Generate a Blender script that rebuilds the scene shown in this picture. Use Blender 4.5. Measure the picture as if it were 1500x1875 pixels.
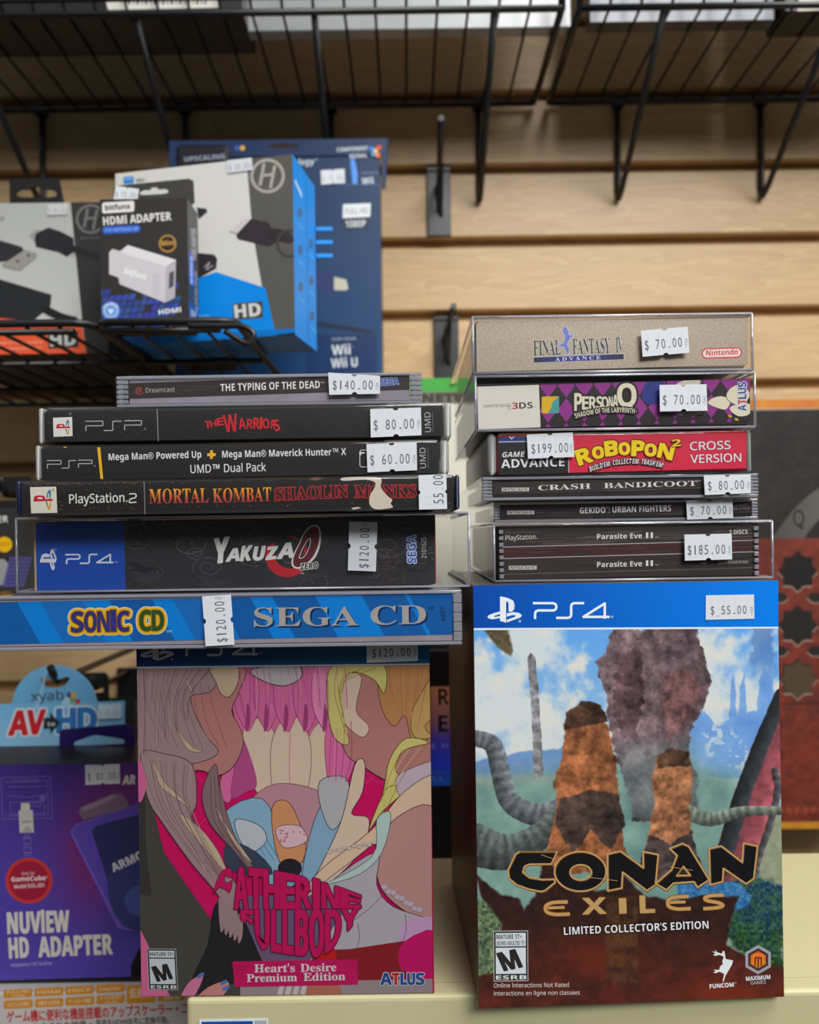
import bpy, bmesh, math, random
import numpy as np
from mathutils import Vector, Matrix
from mathutils.geometry import tessellate_polygon

# ------------------------------------------------------------------ clear
for o in list(bpy.data.objects):
    bpy.data.objects.remove(o, do_unlink=True)
SC = bpy.context.scene
COL = SC.collection
random.seed(7)
RNG = np.random.default_rng(7)

# ------------------------------------------------------------------ camera
FPX = 1387.0            # focal length in pixels of the 1500 px wide frame
CX, CY = 745.0, 975.0   # where the direction square to the wall lands
ROLL = math.radians(0.80)
H = 1.35                # camera height
cam = bpy.data.cameras.new('camera')
cam.sensor_fit = 'HORIZONTAL'
cam.sensor_width = 36.0
cam.lens = 36.0 * FPX / 1500.0
cam.shift_x = (750.0 - CX) / 1500.0
cam.shift_y = -(937.5 - CY) / 1500.0
cam.clip_start = 0.01
cam.dof.use_dof = True
cam.dof.focus_distance = 0.333
cam.dof.aperture_fstop = 10.0
cam_o = bpy.data.objects.new('camera', cam)
COL.objects.link(cam_o)
cam_o.location = (0, 0, H)
cam_o.matrix_world = Matrix.Translation((0, 0, H)) @ Matrix.Rotation(math.radians(90), 4, 'X') @ Matrix.Rotation(-ROLL, 4, 'Z')
SC.camera = cam_o

# ------------------------------------------------------------------ light
SC.view_settings.view_transform = 'Standard'
SC.view_settings.look = 'None'
SC.view_settings.gamma = 1.0
SC.view_settings.use_curve_mapping = False
SC.view_settings.exposure = 0.0
SC.cycles.transparent_max_bounces = 40
SC.cycles.max_bounces = 10
SC.cycles.caustics_reflective = False
SC.cycles.caustics_refractive = False
SC.cycles.use_denoising = True
w = bpy.data.worlds.new('shop_air')
SC.world = w
w.use_nodes = True
WN, WL = w.node_tree.nodes, w.node_tree.links
wtc = WN.new('ShaderNodeTexCoord')
wsx = WN.new('ShaderNodeSeparateXYZ')
wcr = WN.new('ShaderNodeValToRGB')
WL.new(wtc.outputs['Generated'], wsx.inputs[0])
WL.new(wsx.outputs['Z'], wcr.inputs[0])
wcr.color_ramp.elements[0].position = 0.0
wcr.color_ramp.elements[0].color = (0.07, 0.068, 0.066, 1)
wcr.color_ramp.elements[1].position = 0.8
wcr.color_ramp.elements[1].color = (1.0, 1.0, 1.0, 1)
WL.new(wcr.outputs[0], WN['Background'].inputs[0])
WN['Background'].inputs[1].default_value = 0.42


def area_light(name, loc, target, sx, sy, power, col=(1, 1, 1)):
    l = bpy.data.lights.new(name, 'AREA')
    l.shape = 'RECTANGLE'
    l.size, l.size_y = sx, sy
    l.energy = power
    l.color = col
    o = bpy.data.objects.new(name, l)
    COL.objects.link(o)
    o.location = loc
    o.rotation_euler = (Vector(target) - Vector(loc)).to_track_quat('-Z', 'Y').to_euler()
    return o


# fluorescent troffers of the shop, above and behind the camera
area_light('ceiling_troffer_near', (0.70, -0.05, H + 1.30), (0.15, 0.45, H), 1.2, 0.5, 22, (1, 0.985, 0.95))
area_light('ceiling_troffer_far', (0.75, -1.40, H + 1.35), (0.05, 0.5, H), 1.2, 0.6, 42, (0.98, 0.99, 1.0))

# ------------------------------------------------------------------ maths
CA, SA = math.cos(ROLL), math.sin(ROLL)
EYE = np.array([0.0, 0.0, H])


def rays(P):
    P = np.atleast_2d(np.asarray(P, float))
    dx = P[:, 0] - CX
    dy = CY - P[:, 1]
    return np.stack([(dx * CA + dy * SA) / FPX, np.ones(len(P)), (-dx * SA + dy * CA) / FPX], 1)


def U(px, py, d):
    """the point of the place seen at a pixel, d metres in front of the camera"""
    r = rays([(px, py)])[0]
    return EYE + r * d


class Face:
    """a real plane in the place on which something is printed or stuck"""

    def __init__(self, p, n=(0, -1, 0)):
        self.p = np.array(p, float)
        self.n = np.array(n, float) / np.linalg.norm(n)

    def pts(self, P, off=0.0):
        r = rays(P)
        t = ((self.p + self.n * off - EYE) @ self.n) / (r @ self.n)
        return EYE + r * t[:, None]

    def moved(self, off):
        return Face(self.p + self.n * off, self.n)


def lin(c):
    c = np.asarray(c, float) / 255.0
    return np.where(c <= 0.04045, c / 12.92, ((c + 0.055) / 1.055) ** 2.4)


# ------------------------------------------------------------------ materials
MATS = {}


def newmat(name):
    m = bpy.data.materials.new(name)
    m.use_nodes = True
    m.node_tree.nodes.clear()
    return m, m.node_tree.nodes, m.node_tree.links


def principled(name, col, rough=0.5, metal=0.0, noise=0.0, nscale=60.0, bump=0.0, spec=0.5, coat=0.0):
    if name in MATS:
        return MATS[name]
    m, N, L = newmat(name)
    out = N.new('ShaderNodeOutputMaterial')
    b = N.new('ShaderNodeBsdfPrincipled')
    L.new(b.outputs[0], out.inputs[0])
    b.inputs['Roughness'].default_value = rough
    b.inputs['Metallic'].default_value = metal
    b.inputs['Specular IOR Level'].default_value = spec
    b.inputs['Coat Weight'].default_value = coat
    c = lin(col)
    tc = N.new('ShaderNodeTexCoord')
    nz = N.new('ShaderNodeTexNoise')
    nz.inputs['Scale'].default_value = nscale
    nz.inputs['Detail'].default_value = 4
    L.new(tc.outputs['Object'], nz.inputs['Vector'])
    r = N.new('ShaderNodeValToRGB')
    k = noise
    r.color_ramp.elements[0].position = 0.3
    r.color_ramp.elements[1].position = 0.7
    r.color_ramp.elements[0].color = (*(c * (1 - k)), 1)
    r.color_ramp.elements[1].color = (*np.minimum(c * (1 + k), 1), 1)
    L.new(nz.outputs[0], r.inputs[0])
    L.new(r.outputs[0], b.inputs['Base Color'])
    if bump:
        bp = N.new('ShaderNodeBump')
        bp.inputs['Strength'].default_value = bump
        bp.inputs['Distance'].default_value = 0.0005
        L.new(nz.outputs[0], bp.inputs['Height'])
        L.new(bp.outputs[0], b.inputs['Normal'])
    MATS[name] = m
    return m


def print_mat(name, rough, coat=0.0, spec=0.5, speck=0.0, sscale=2500, metal=0.0):
    """ink on paper: the ink colour sits in the mesh's colour attribute"""
    if name in MATS:
        return MATS[name]
    m, N, L = newmat(name)
    out = N.new('ShaderNodeOutputMaterial')
    b = N.new('ShaderNodeBsdfPrincipled')
    L.new(b.outputs[0], out.inputs[0])
    b.inputs['Roughness'].default_value = rough
    b.inputs['Coat Weight'].default_value = coat
    b.inputs['Coat Roughness'].default_value = 0.12
    b.inputs['Specular IOR Level'].default_value = spec
    b.inputs['Metallic'].default_value = metal
    at = N.new('ShaderNodeVertexColor')
    at.layer_name = 'Ink'
    tc = N.new('ShaderNodeTexCoord')
    nz = N.new('ShaderNodeTexNoise')
    nz.inputs['Scale'].default_value = sscale
    nz.inputs['Detail'].default_value = 3
    L.new(tc.outputs['Object'], nz.inputs['Vector'])
    mr = N.new('ShaderNodeMapRange')
    mr.inputs[1].default_value = 0.3
    mr.inputs[2].default_value = 0.7
    mr.inputs[3].default_value = 1 - speck
    mr.inputs[4].default_value = 1 + speck
    L.new(nz.outputs[0], mr.inputs[0])
    mx = N.new('ShaderNodeVectorMath')
    mx.operation = 'SCALE'
    L.new(at.outputs[0], mx.inputs[0])
    L.new(mr.outputs[0], mx.inputs['Scale'])
    L.new(mx.outputs[0], b.inputs['Base Color'])
    MATS[name] = m
    return m


def clear_mat(name, tint=(1, 1, 1), base=0.05, edge=0.6, rough=0.06, haze=0.0, hazecol=(220, 225, 235)):
    """thin clear plastic: see-through, mirror-like at a glancing angle"""
    if name in MATS:
        return MATS[name]
    m, N, L = newmat(name)
    out = N.new('ShaderNodeOutputMaterial')
    tr = N.new('ShaderNodeBsdfTransparent')
    tr.inputs[0].default_value = (*tint, 1)
    gl = N.new('ShaderNodeBsdfGlossy')
    gl.inputs['Roughness'].default_value = rough
    lw = N.new('ShaderNodeLayerWeight')
    lw.inputs[0].default_value = 0.5
    pw = N.new('ShaderNodeMath')
    pw.operation = 'POWER'
    pw.inputs[1].default_value = 3.0
    L.new(lw.outputs['Facing'], pw.inputs[0])
    mr = N.new('ShaderNodeMapRange')
    mr.inputs[3].default_value = base
    mr.inputs[4].default_value = edge
    L.new(pw.outputs[0], mr.inputs[0])
    mx = N.new('ShaderNodeMixShader')
    L.new(mr.outputs[0], mx.inputs[0])
    L.new(tr.outputs[0], mx.inputs[1])
    L.new(gl.outputs[0], mx.inputs[2])
    last = mx
    # faint scratches, as handled plastic has
    tc = N.new('ShaderNodeTexCoord')
    mp = N.new('ShaderNodeMapping')
    mp.inputs['Scale'].default_value = (60, 60, 900)
    nz = N.new('ShaderNodeTexNoise')
    nz.inputs['Scale'].default_value = 1.0
    L.new(tc.outputs['Object'], mp.inputs[0])
    L.new(mp.outputs[0], nz.inputs['Vector'])
    bp = N.new('ShaderNodeBump')
    bp.inputs['Strength'].default_value = 0.25
    bp.inputs['Distance'].default_value = 0.0003
    L.new(nz.outputs[0], bp.inputs['Height'])
    L.new(bp.outputs[0], gl.inputs['Normal'])
    if haze:
        df = N.new('ShaderNodeBsdfDiffuse')
        df.inputs[0].default_value = (*lin(hazecol), 1)
        m2 = N.new('ShaderNodeMixShader')
        m2.inputs[0].default_value = haze
        L.new(mx.outputs[0], m2.inputs[1])
        L.new(df.outputs[0], m2.inputs[2])
        last = m2
    L.new(last.outputs[0], out.inputs[0])
    MATS[name] = m
    return m


def wood_mat():
    m, N, L = newmat('maple_laminate')
    out = N.new('ShaderNodeOutputMaterial')
    b = N.new('ShaderNodeBsdfPrincipled')
    L.new(b.outputs[0], out.inputs[0])
    b.inputs['Roughness'].default_value = 0.45
    tc = N.new('ShaderNodeTexCoord')
    mp = N.new('ShaderNodeMapping')
    mp.inputs['Scale'].default_value = (3.0, 3.0, 26.0)
    L.new(tc.outputs['Object'], mp.inputs[0])
    nz = N.new('ShaderNodeTexNoise')
    nz.inputs['Scale'].default_value = 1.6
    nz.inputs['Detail'].default_value = 3
    nz.inputs['Distortion'].default_value = 0.6
    L.new(mp.outputs[0], nz.inputs['Vector'])
    mul = N.new('ShaderNodeMath')
    mul.operation = 'MULTIPLY'
    mul.inputs[1].default_value = 9.0
    L.new(nz.outputs[0], mul.inputs[0])
    fr = N.new('ShaderNodeMath')
    fr.operation = 'FRACT'
    L.new(mul.outputs[0], fr.inputs[0])
    nf = N.new('ShaderNodeTexNoise')
    mp2 = N.new('ShaderNodeMapping')
    mp2.inputs['Scale'].default_value = (8, 8, 260)
    L.new(tc.outputs['Object'], mp2.inputs[0])
    L.new(mp2.outputs[0], nf.inputs['Vector'])
    nf.inputs['Scale'].default_value = 2
    nf.inputs['Detail'].default_value = 4
    r = N.new('ShaderNodeValToRGB')
    r.color_ramp.elements[0].color = (*lin((198, 162, 116)), 1)
    r.color_ramp.elements[1].color = (*lin((214, 182, 136)), 1)
    e = r.color_ramp.elements.new(0.85)
    e.color = (*lin((208, 174, 127)), 1)
    r.color_ramp.elements[0].position = 0.02
    L.new(fr.outputs[0], r.inputs[0])
    mr = N.new('ShaderNodeMapRange')
    mr.inputs[1].default_value = 0.3
    mr.inputs[2].default_value = 0.7
    mr.inputs[3].default_value = 0.93
    mr.inputs[4].default_value = 1.05
    L.new(nf.outputs[0], mr.inputs[0])
    mx = N.new('ShaderNodeVectorMath')
    mx.operation = 'SCALE'
    L.new(r.outputs[0], mx.inputs[0])
    L.new(mr.outputs[0], mx.inputs['Scale'])
    L.new(mx.outputs[0], b.inputs['Base Color'])
    return m


BLACKWIRE = principled('black_coated_wire', (22, 22, 23), 0.38, noise=0.1)
BLACKPLASTIC = principled('black_plastic', (24, 24, 26), 0.35, noise=0.1)
CREAM = principled('cream_enamel', (200, 194, 150), 0.28, noise=0.02, nscale=15, coat=0.3)
STEEL = principled('steel', (170, 172, 175), 0.3, 1.0, noise=0.05)
TRAY = principled('dark_disc_tray', (46, 40, 42), 0.3, noise=0.25, nscale=120)
LILACTRAY = principled('pale_disc_tray', (150, 142, 154), 0.25, noise=0.1, nscale=90)
NAVYPL = principled('navy_plastic', (22, 34, 62), 0.25, noise=0.1)
PAPER = print_mat('printed_gloss_card', 0.38, 0.06, 0.35, speck=0.03)
MATTE = print_mat('printed_matte_card', 0.6, 0.0, 0.3, speck=0.04)
STICK = print_mat('price_sticker_paper', 0.75, 0.0, 0.2, speck=0.02)
FOIL = print_mat('champagne_foil_card', 0.36, 0.2, speck=0.28, sscale=2200, metal=0.35)
CLEAR = clear_mat('clear_case_plastic', base=0.045, edge=0.55, rough=0.07)
CLEARSOFT = clear_mat('clear_protector_plastic', (0.97, 0.97, 0.97), 0.06, 0.6, 0.10, haze=0.02)
EDGE = clear_mat('clear_plastic_edge', (0.82, 0.83, 0.86), 0.28, 0.9, 0.14, haze=0.30, hazecol=(216, 218, 232))  # pale haze put in for the glints along case edges
FROST = clear_mat('milky_case_plastic', (0.88, 0.88, 0.88), 0.12, 0.5, 0.25, haze=0.45, hazecol=(190, 192, 190))

# ------------------------------------------------------------------ objects


def worldloc(o):
    v = np.zeros(3)
    while o is not None:
        v += np.array(o.location)
        o = o.parent
    return v


def meta(o, label=None, cat=None, group=None, kind=None):
    if label:
        o['label'] = label
    if cat:
        o['category'] = cat
    if group:
        o['group'] = group
    if kind:
        o['kind'] = kind
    return o


def root(name, loc, label, cat, group=None):
    o = bpy.data.objects.new(name, None)
    o.empty_display_size = 0.01
    COL.objects.link(o)
    o.location = tuple(loc)
    return meta(o, label, cat, group)


def link(name, me, mat, parent=None, label=None):
    o = bpy.data.objects.new(name, me)
    COL.objects.link(o)
    if mat is not None:
        me.materials.append(mat)
    if parent is not None:
        o.parent = parent
    if label:
        o['label'] = label
    return o


class Mesh:
    """collects solids, then links them as ONE mesh"""

    def __init__(self):
        self.bm = bmesh.new()

    def _bev(self, geom_verts, bev, seg):
        if bev > 0:
            es = list({e for v in geom_verts for e in v.link_edges})
            bmesh.ops.bevel(self.bm, geom=es, offset=bev, segments=seg, profile=0.5, affect='EDGES', clamp_overlap=True)

    def box(self, a, b, bev=0.0, seg=2):
        a, b = np.minimum(a, b), np.maximum(a, b)
        r = bmesh.ops.create_cube(self.bm, size=1.0)
        c, s = (a + b) / 2, b - a
        for v in r['verts']:
            v.co = Vector(c + np.array(v.co) * s)
        self._bev(r['verts'], bev, seg)
        return self

    def hexa(self, front, back, bev=0.0, seg=2):
        """front/back: 4 corners each, TL TR BR BL"""
        vs = [self.bm.verts.new(tuple(p)) for p in list(front) + list(back)]
        for f in ((0, 3, 2, 1), (4, 5, 6, 7), (0, 1, 5, 4), (1, 2, 6, 5), (2, 3, 7, 6), (3, 0, 4, 7)):
            self.bm.faces.new([vs[i] for i in f])
        self.bm.normal_update()
        bmesh.ops.recalc_face_normals(self.bm, faces=list({f for v in vs for f in v.link_faces}))
        self._bev(vs, bev, seg)
        return self

    def tube(self, pts, r, n=8, cap=True):
        pts = [Vector(p) for p in pts]
        rings = []
        up = Vector((0.13, 0.31, 0.94))
        for i, p in enumerate(pts):
            if i == 0:
                t = pts[1] - p
            elif i == len(pts) - 1:
                t = p - pts[i - 1]
            else:
                t = (pts[i + 1] - p).normalized() + (p - pts[i - 1]).normalized()
            t.normalize()
            a = t.cross(up)
            if a.length < 1e-4:
                a = t.cross(Vector((1, 0, 0)))
            a.normalize()
            b = t.cross(a)
            rings.append([self.bm.verts.new(p + (a * math.cos(2 * math.pi * k / n) + b * math.sin(2 * math.pi * k / n)) * r) for k in range(n)])
        for q, s in zip(rings, rings[1:]):
            for k in range(n):
                f = self.bm.faces.new((q[k], q[(k + 1) % n], s[(k + 1) % n], s[k]))
                f.smooth = True
        if cap:
            self.bm.faces.new(rings[0][::-1])
            self.bm.faces.new(rings[-1])
        return self

    def prism(self, poly, depth):
        """poly: front outline points in space; depth: vector"""
        d = Vector(depth)
        tris = tessellate_polygon([[Vector(p) for p in poly]])
        f = [self.bm.verts.new(tuple(p)) for p in poly]
        b = [self.bm.verts.new(tuple(Vector(p) + d)) for p in poly]
        n = len(poly)
        for t in tris:
            try:
                self.bm.faces.new([f[i] for i in t])
                self.bm.faces.new([b[i] for i in t[::-1]])
            except ValueError:
                pass
        for i in range(n):
            self.bm.faces.new((f[i], f[(i + 1) % n], b[(i + 1) % n], b[i]))
        return self

    def build(self, name, mat, parent=None, label=None, ink=None, smooth=False):
        bmesh.ops.recalc_face_normals(self.bm, faces=self.bm.faces)
        if parent is not None:
            off = Vector(worldloc(parent))
            for v in self.bm.verts:
                v.co -= off
        me = bpy.data.meshes.new(name)
        if smooth:
            for f in self.bm.faces:
                f.smooth = True
        self.bm.to_mesh(me)
        self.bm.free()
        if ink is not None:
            at = me.color_attributes.new('Ink', 'FLOAT_COLOR', 'POINT')
            c = np.ones((len(me.vertices), 4), np.float32)
            c[:, :3] = lin(ink)
            at.data.foreach_set('color', c.ravel())
        return link(name, me, mat, parent, label)


# ------------------------------------------------------------------ lettering
TXT = bpy.data.scenes.new('lettering')
TCACHE = {}


def _alpha(t, up, lo, dg):
    o = ''
    for c in t:
        if 'A' <= c <= 'Z':
            o += chr(up + ord(c) - 65)
        elif 'a' <= c <= 'z':
            o += chr(lo + ord(c) - 97)
        elif '0' <= c <= '9':
            o += chr(dg + ord(c) - 48)
        else:
            o += c
    return o


def styled(t, st):
    if st == 'b':
        return _alpha(t.replace('I', 'l'), 0x1d5d4, 0x1d5ee, 0x1d7ec)
    if st == 'bi':
        return _alpha(t, 0x1d63c, 0x1d656, 0x1d7ec)
    if st == 's':
        return _alpha(t, 0x1d400, 0x1d41a, 0x1d7ce)
    if st == 'l':
        return _alpha(t.replace('I', 'l'), 0x1d5a0, 0x1d5ba, 0x1d7e2)
    if st == 'm':
        return _alpha(t, 0x1d670, 0x1d68a, 0x1d7f6)
    return t


def glyphs(t, st='r', bold=0.0, res=3):
    k = (t, st, bold, res)
    if k in TCACHE:
        return TCACHE[k]
    c = bpy.data.curves.new('lettering', 'FONT')
    c.body = styled(t, st)
    c.resolution_u = res
    c.offset = bold
    o = bpy.data.objects.new('lettering', c)
    TXT.collection.objects.link(o)
    me = bpy.data.meshes.new_from_object(o)
    v = np.zeros(len(me.vertices) * 3)
    me.vertices.foreach_get('co', v)
    v = v.reshape(-1, 3)[:, :2]
    f = [tuple(p.vertices) for p in me.polygons]
    bpy.data.meshes.remove(me)
    bpy.data.objects.remove(o)
    bpy.data.curves.remove(c)
    TCACHE[k] = (v, f)
    return TCACHE[k]


CAPH = {}


def caph(st, bold):
    if (st, bold) not in CAPH:
        v, f = glyphs('H', st, bold)
        CAPH[(st, bold)] = v[:, 1].max()
    return CAPH[(st, bold)]


def smooth_loop(P, n=6, closed=True):
    P = np.asarray(P, float)
    m = len(P)
    out = []
    rng = range(m) if closed else range(m - 1)
    for i in rng:
        if closed:
            p0, p1, p2, p3 = P[(i - 1) % m], P[i], P[(i + 1) % m], P[(i + 2) % m]
        else:
            p0, p1, p2, p3 = P[max(i - 1, 0)], P[i], P[i + 1], P[min(i + 2, m - 1)]
        for k in range(n):
            t = k / n
            out.append(0.5 * ((2 * p1) + (-p0 + p2) * t + (2 * p0 - 5 * p1 + 4 * p2 - p3) * t * t + (-p0 + 3 * p1 - 3 * p2 + p3) * t ** 3))
    if not closed:
        out.append(P[-1])
    return np.array(out)


def clip_poly(P, Q):
    """Sutherland-Hodgman against a convex quad Q"""
    P = [np.array(p, float) for p in P]
    Q = np.asarray(Q, float)
    area = sum(Q[i][0] * Q[(i + 1) % len(Q)][1] - Q[(i + 1) % len(Q)][0] * Q[i][1] for i in range(len(Q)))
    if area < 0:
        Q = Q[::-1]
    for i in range(len(Q)):
        a, b = Q[i], Q[(i + 1) % len(Q)]
        e = b - a

        def side(p):
            return e[0] * (p[1] - a[1]) - e[1] * (p[0] - a[0])
        out = []
        for j in range(len(P)):
            p, q = P[j], P[(j + 1) % len(P)]
            sp, sq = side(p), side(q)
            if sp >= 0:
                out.append(p)
            if (sp >= 0) != (sq >= 0):
                out.append(p + (q - p) * sp / (sp - sq))
        P = out
        if len(P) < 3:
            return []
    return P


class Print:
    """a printed sheet lying on a Face. Coordinates are where the ink shows in the photograph; every point is
    carried onto the sheet's own plane"""
    STEP = 0.000006
    gain = 1.0

    def __init__(self, face, clip=None, base=0.00004):
        self.face, self.clip, self.base = face, clip, base
        self.items, self.top = [], base

    def add(self, P, F, col, lift=None):
        P = np.asarray(P, float)
        if len(P) == 0:
            return
        if callable(col):
            c = lin(np.array([col(x, y) for x, y in P]))
        else:
            c = lin(col)
            if c.ndim == 1:
                c = np.tile(c, (len(P), 1))
        self.items.append((P, F, c * self.gain ** 2.2, None if lift is None else np.asarray(lift)))

    def poly(self, P, col, smooth=0, line=None, lw=1.0, noclip=False):
        if smooth:
            P = smooth_loop(P, smooth)
        if self.clip is not None and not noclip:
            P = clip_poly(P, self.clip)
            if len(P) < 3:
                return
        tris = tessellate_polygon([[Vector((p[0], p[1], 0)) for p in P]])
        self.add(P, tris, col)
        if line is not None:
            self.stroke(list(P) + [P[0]], lw, line)

    def ring(self, outer, inner, col):
        loops = [[Vector((p[0], p[1], 0)) for p in outer], [Vector((p[0], p[1], 0)) for p in inner]]
        self.add(list(outer) + list(inner), tessellate_polygon(loops), col)

    def rect(self, x0, y0, x1, y1, col, tilt=None):
        k = SA / CA if tilt is None else tilt
        s = -(x1 - x0) * k
        self.poly([(x0, y0), (x1, y0 + s), (x1, y1 + s), (x0, y1)], col)

    def rrect(self, x0, y0, x1, y1, r, col, tilt=None, line=None, lw=1.0):
        k = SA / CA if tilt is None else tilt
        P = []
        for cx, cy, a0 in ((x1 - r, y0 + r, -90), (x1 - r, y1 - r, 0), (x0 + r, y1 - r, 90), (x0 + r, y0 + r, 180)):
            for j in range(5):
                a = math.radians(a0 + 22.5 * j)
                x, y = cx + r * math.cos(a), cy + r * math.sin(a)
                P.append((x, y - (x - x0) * k))
        if col is not None:
            self.poly(P, col)
        if line is not None:
            self.stroke(P + [P[0]], lw, line)

    def ell(self, cx, cy, rx, ry, col, n=28, rot=0.0, line=None, lw=1.0):
        P = []
        for i in range(n):
            a = 2 * math.pi * i / n
            x, y = rx * math.cos(a), ry * math.sin(a)
            P.append((cx + x * math.cos(rot) - y * math.sin(rot), cy + x * math.sin(rot) + y * math.cos(rot)))
        if col is not None:
            self.poly(P, col)
        if line is not None:
            self.stroke(P + [P[0]], lw, line)

    def stroke(self, pts, w, col, smooth=0, disc=True):
        if smooth:
            pts = smooth_loop(pts, smooth, closed=False)
        pts = [np.array(p, float) for p in pts]
        V, F = [], []
        h = w / 2
        for p, q in zip(pts, pts[1:]):
            d = q - p
            l = np.hypot(*d)
            if l < 1e-6:
                continue
            nrm = np.array([-d[1], d[0]]) / l * h
            b = len(V)
            V += [p + nrm, q + nrm, q - nrm, p - nrm]
            F.append((b, b + 1, b + 2, b + 3))
        if disc and w > 1.2:
            for p in pts[1:-1]:
                b = len(V)
                V += [p + h * np.array([math.cos(k * math.pi / 4), math.sin(k * math.pi / 4)]) for k in range(8)]
                F.append(tuple(range(b, b + 8)))
        V2, F2, lf = [], [], []
        nq = sum(len(f) == 4 for f in F)
        for k, f in enumerate(F):
            Q = [V[i] for i in f]
            if self.clip is not None:
                Q = clip_poly(Q, self.clip)
            if len(Q) >= 3:
                b = len(V2)
                V2 += list(Q)
                F2.append(tuple(range(b, b + len(Q))))
                lf += [1.1 * (k % 3) + (3.3 if k >= nq else 0.0)] * len(Q)
        if F2:
            self.add(V2, F2, col, lift=lf)

    def text(self, t, p0, p1, h, col, st='r', bold=0.0, shear=0.0, outline=None, warp=None, res=3):
        emb, bold = bold, 0.0
        v, f = glyphs(t, st, 0.0, res)
        if len(v) == 0:
            return
        u = (v[:, 0] - v[:, 0].min()) / max(v[:, 0].max() - v[:, 0].min(), 1e-6)
        q = v[:, 1] / caph(st, bold)
        p0, p1 = np.array(p0, float), np.array(p1, float)
        d = p1 - p0
        e = d / np.hypot(*d)
        up = np.array([e[1], -e[0]])
        if warp is None:
            P = p0 + u[:, None] * d + (q * h)[:, None] * up + (q * shear * h)[:, None] * e
        else:
            P = np.array([warp(a, b) for a, b in zip(u, q)])
        outs = [] if outline is None else (list(outline) if isinstance(outline, list) else [outline])
        if emb > 0:
            hp = h if warp is None else np.ptp(P[:, 1])
            er = emb * hp * 1.35
            outs = [(r + er, oc) for r, oc in outs] + [(er, col)]
        if outs:
            for r, oc in outs:
                cnt = {}
                for g in f:
                    for a, b in zip(g, g[1:] + g[:1]):
                        k = (min(a, b), max(a, b))
                        cnt[k] = cnt.get(k, 0) + 1
                V, F, lf = [], [], []
                for (a, b), c in cnt.items():
                    if c != 1:
                        continue
                    A, B = P[a], P[b]
                    dd = B - A
                    l = np.hypot(*dd)
                    if l < 1e-6:
                        continue
                    tt = math.atan2(dd[1], dd[0])
                    s = len(V)
                    for k in range(5):
                        an = tt + math.pi / 2 + k * math.pi / 4
                        V.append(A + r * np.array([math.cos(an), math.sin(an)]))
                    for k in range(5):
                        an = tt - math.pi / 2 + k * math.pi / 4
                        V.append(B + r * np.array([math.cos(an), math.sin(an)]))
                    F.append(tuple(range(s, s + 10)))
                    lf += [0.45 * (len(F) % 53)] * 10
                self.add(V, F, oc, lift=lf)
                self.add(P, f, oc)
        self.add(P, f, col)

    def grid(self, quad, nx, ny, fn):
        """quad TL TR BR BL; fn(X,Y) -> sRGB arrays"""
        a, b, c, d = [np.array(p, float) for p in quad]
        s = np.linspace(0, 1, nx)[None, :, None]
        t = np.linspace(0, 1, ny)[:, None, None]
        P = (a * (1 - s) + b * s) * (1 - t) + (d * (1 - s) + c * s) * t
        P = P.reshape(-1, 2)
        colr = np.clip(fn(P[:, 0], P[:, 1]), 0, 255)
        i = (np.arange(ny - 1)[:, None] * nx + np.arange(nx - 1)[None, :]).ravel()
        F = np.stack([i, i + 1, i + nx + 1, i + nx], 1)
        self.add(P, [tuple(r) for r in F.tolist()], colr)

    def build(self, name, parent, mat=None, label=None, backing=None):
        # later ink lies just above whatever earlier ink it covers
        bb, tops, Vs, Cs, Fs, n0 = [], [], [], [], [], 0
        for P, F, c, lift in self.items:
            box = np.array([P[:, 0].min(), P[:, 1].min(), P[:, 0].max(), P[:, 1].max()])
            lv = self.base
            if bb:
                B = np.array(bb)
                hit = (B[:, 0] <= box[2]) & (B[:, 2] >= box[0]) & (B[:, 1] <= box[3]) & (B[:, 3] >= box[1])
                if hit.any():
                    lv = np.array(tops)[hit].max() + self.STEP
            v = self.face.pts(P, lv)
            if lift is not None:
                v = v + lift[:, None] * 1.0e-6 * self.face.n
            bb.append(box)
            tops.append(lv + (0.0 if lift is None else float(lift.max()) * 1e-6))
            Vs.append(v)
            Cs.append(c)
            Fs += [tuple(i + n0 for i in f) for f in F]
            n0 += len(P)
        self.top = max(tops)
        self.F = Fs
        V = np.concatenate(Vs)
        C = np.concatenate(Cs)
        if parent is not None:
            V = V - worldloc(parent)
        me = bpy.data.meshes.new(name)
        me.from_pydata(V.tolist(), [], self.F)
        at = me.color_attributes.new('Ink', 'FLOAT_COLOR', 'POINT')
        c = np.ones((len(V), 4), np.float32)
        c[:, :3] = C
        at.data.foreach_set('color', c.ravel())
        # all faces look along the sheet's normal
        n = self.face.n
        me.calc_loop_triangles()
        nn = np.zeros(len(me.polygons) * 3)
        me.polygons.foreach_get('normal', nn)
        flip = (nn.reshape(-1, 3) @ n) < 0
        if flip.any():
            bm = bmesh.new()
            bm.from_mesh(me)
            bm.faces.ensure_lookup_table()
            bmesh.ops.reverse_faces(bm, faces=[bm.faces[i] for i in np.nonzero(flip)[0]])
            bm.to_mesh(me)
            bm.free()
        return link(name, me, mat or PAPER, parent, label)


# ------------------------------------------------------------------ noise for painted covers
def vnoise(x, y, seed):
    g = np.random.default_rng(seed).random((64, 64))
    xi, yi = np.floor(x).astype(int), np.floor(y).astype(int)
    fx, fy = x - xi, y - yi
    fx, fy = fx * fx * (3 - 2 * fx), fy * fy * (3 - 2 * fy)
    a = g[yi % 64, xi % 64]
    b = g[yi % 64, (xi + 1) % 64]
    c = g[(yi + 1) % 64, xi % 64]
    d = g[(yi + 1) % 64, (xi + 1) % 64]
    return (a * (1 - fx) + b * fx) * (1 - fy) + (c * (1 - fx) + d * fx) * fy


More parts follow.
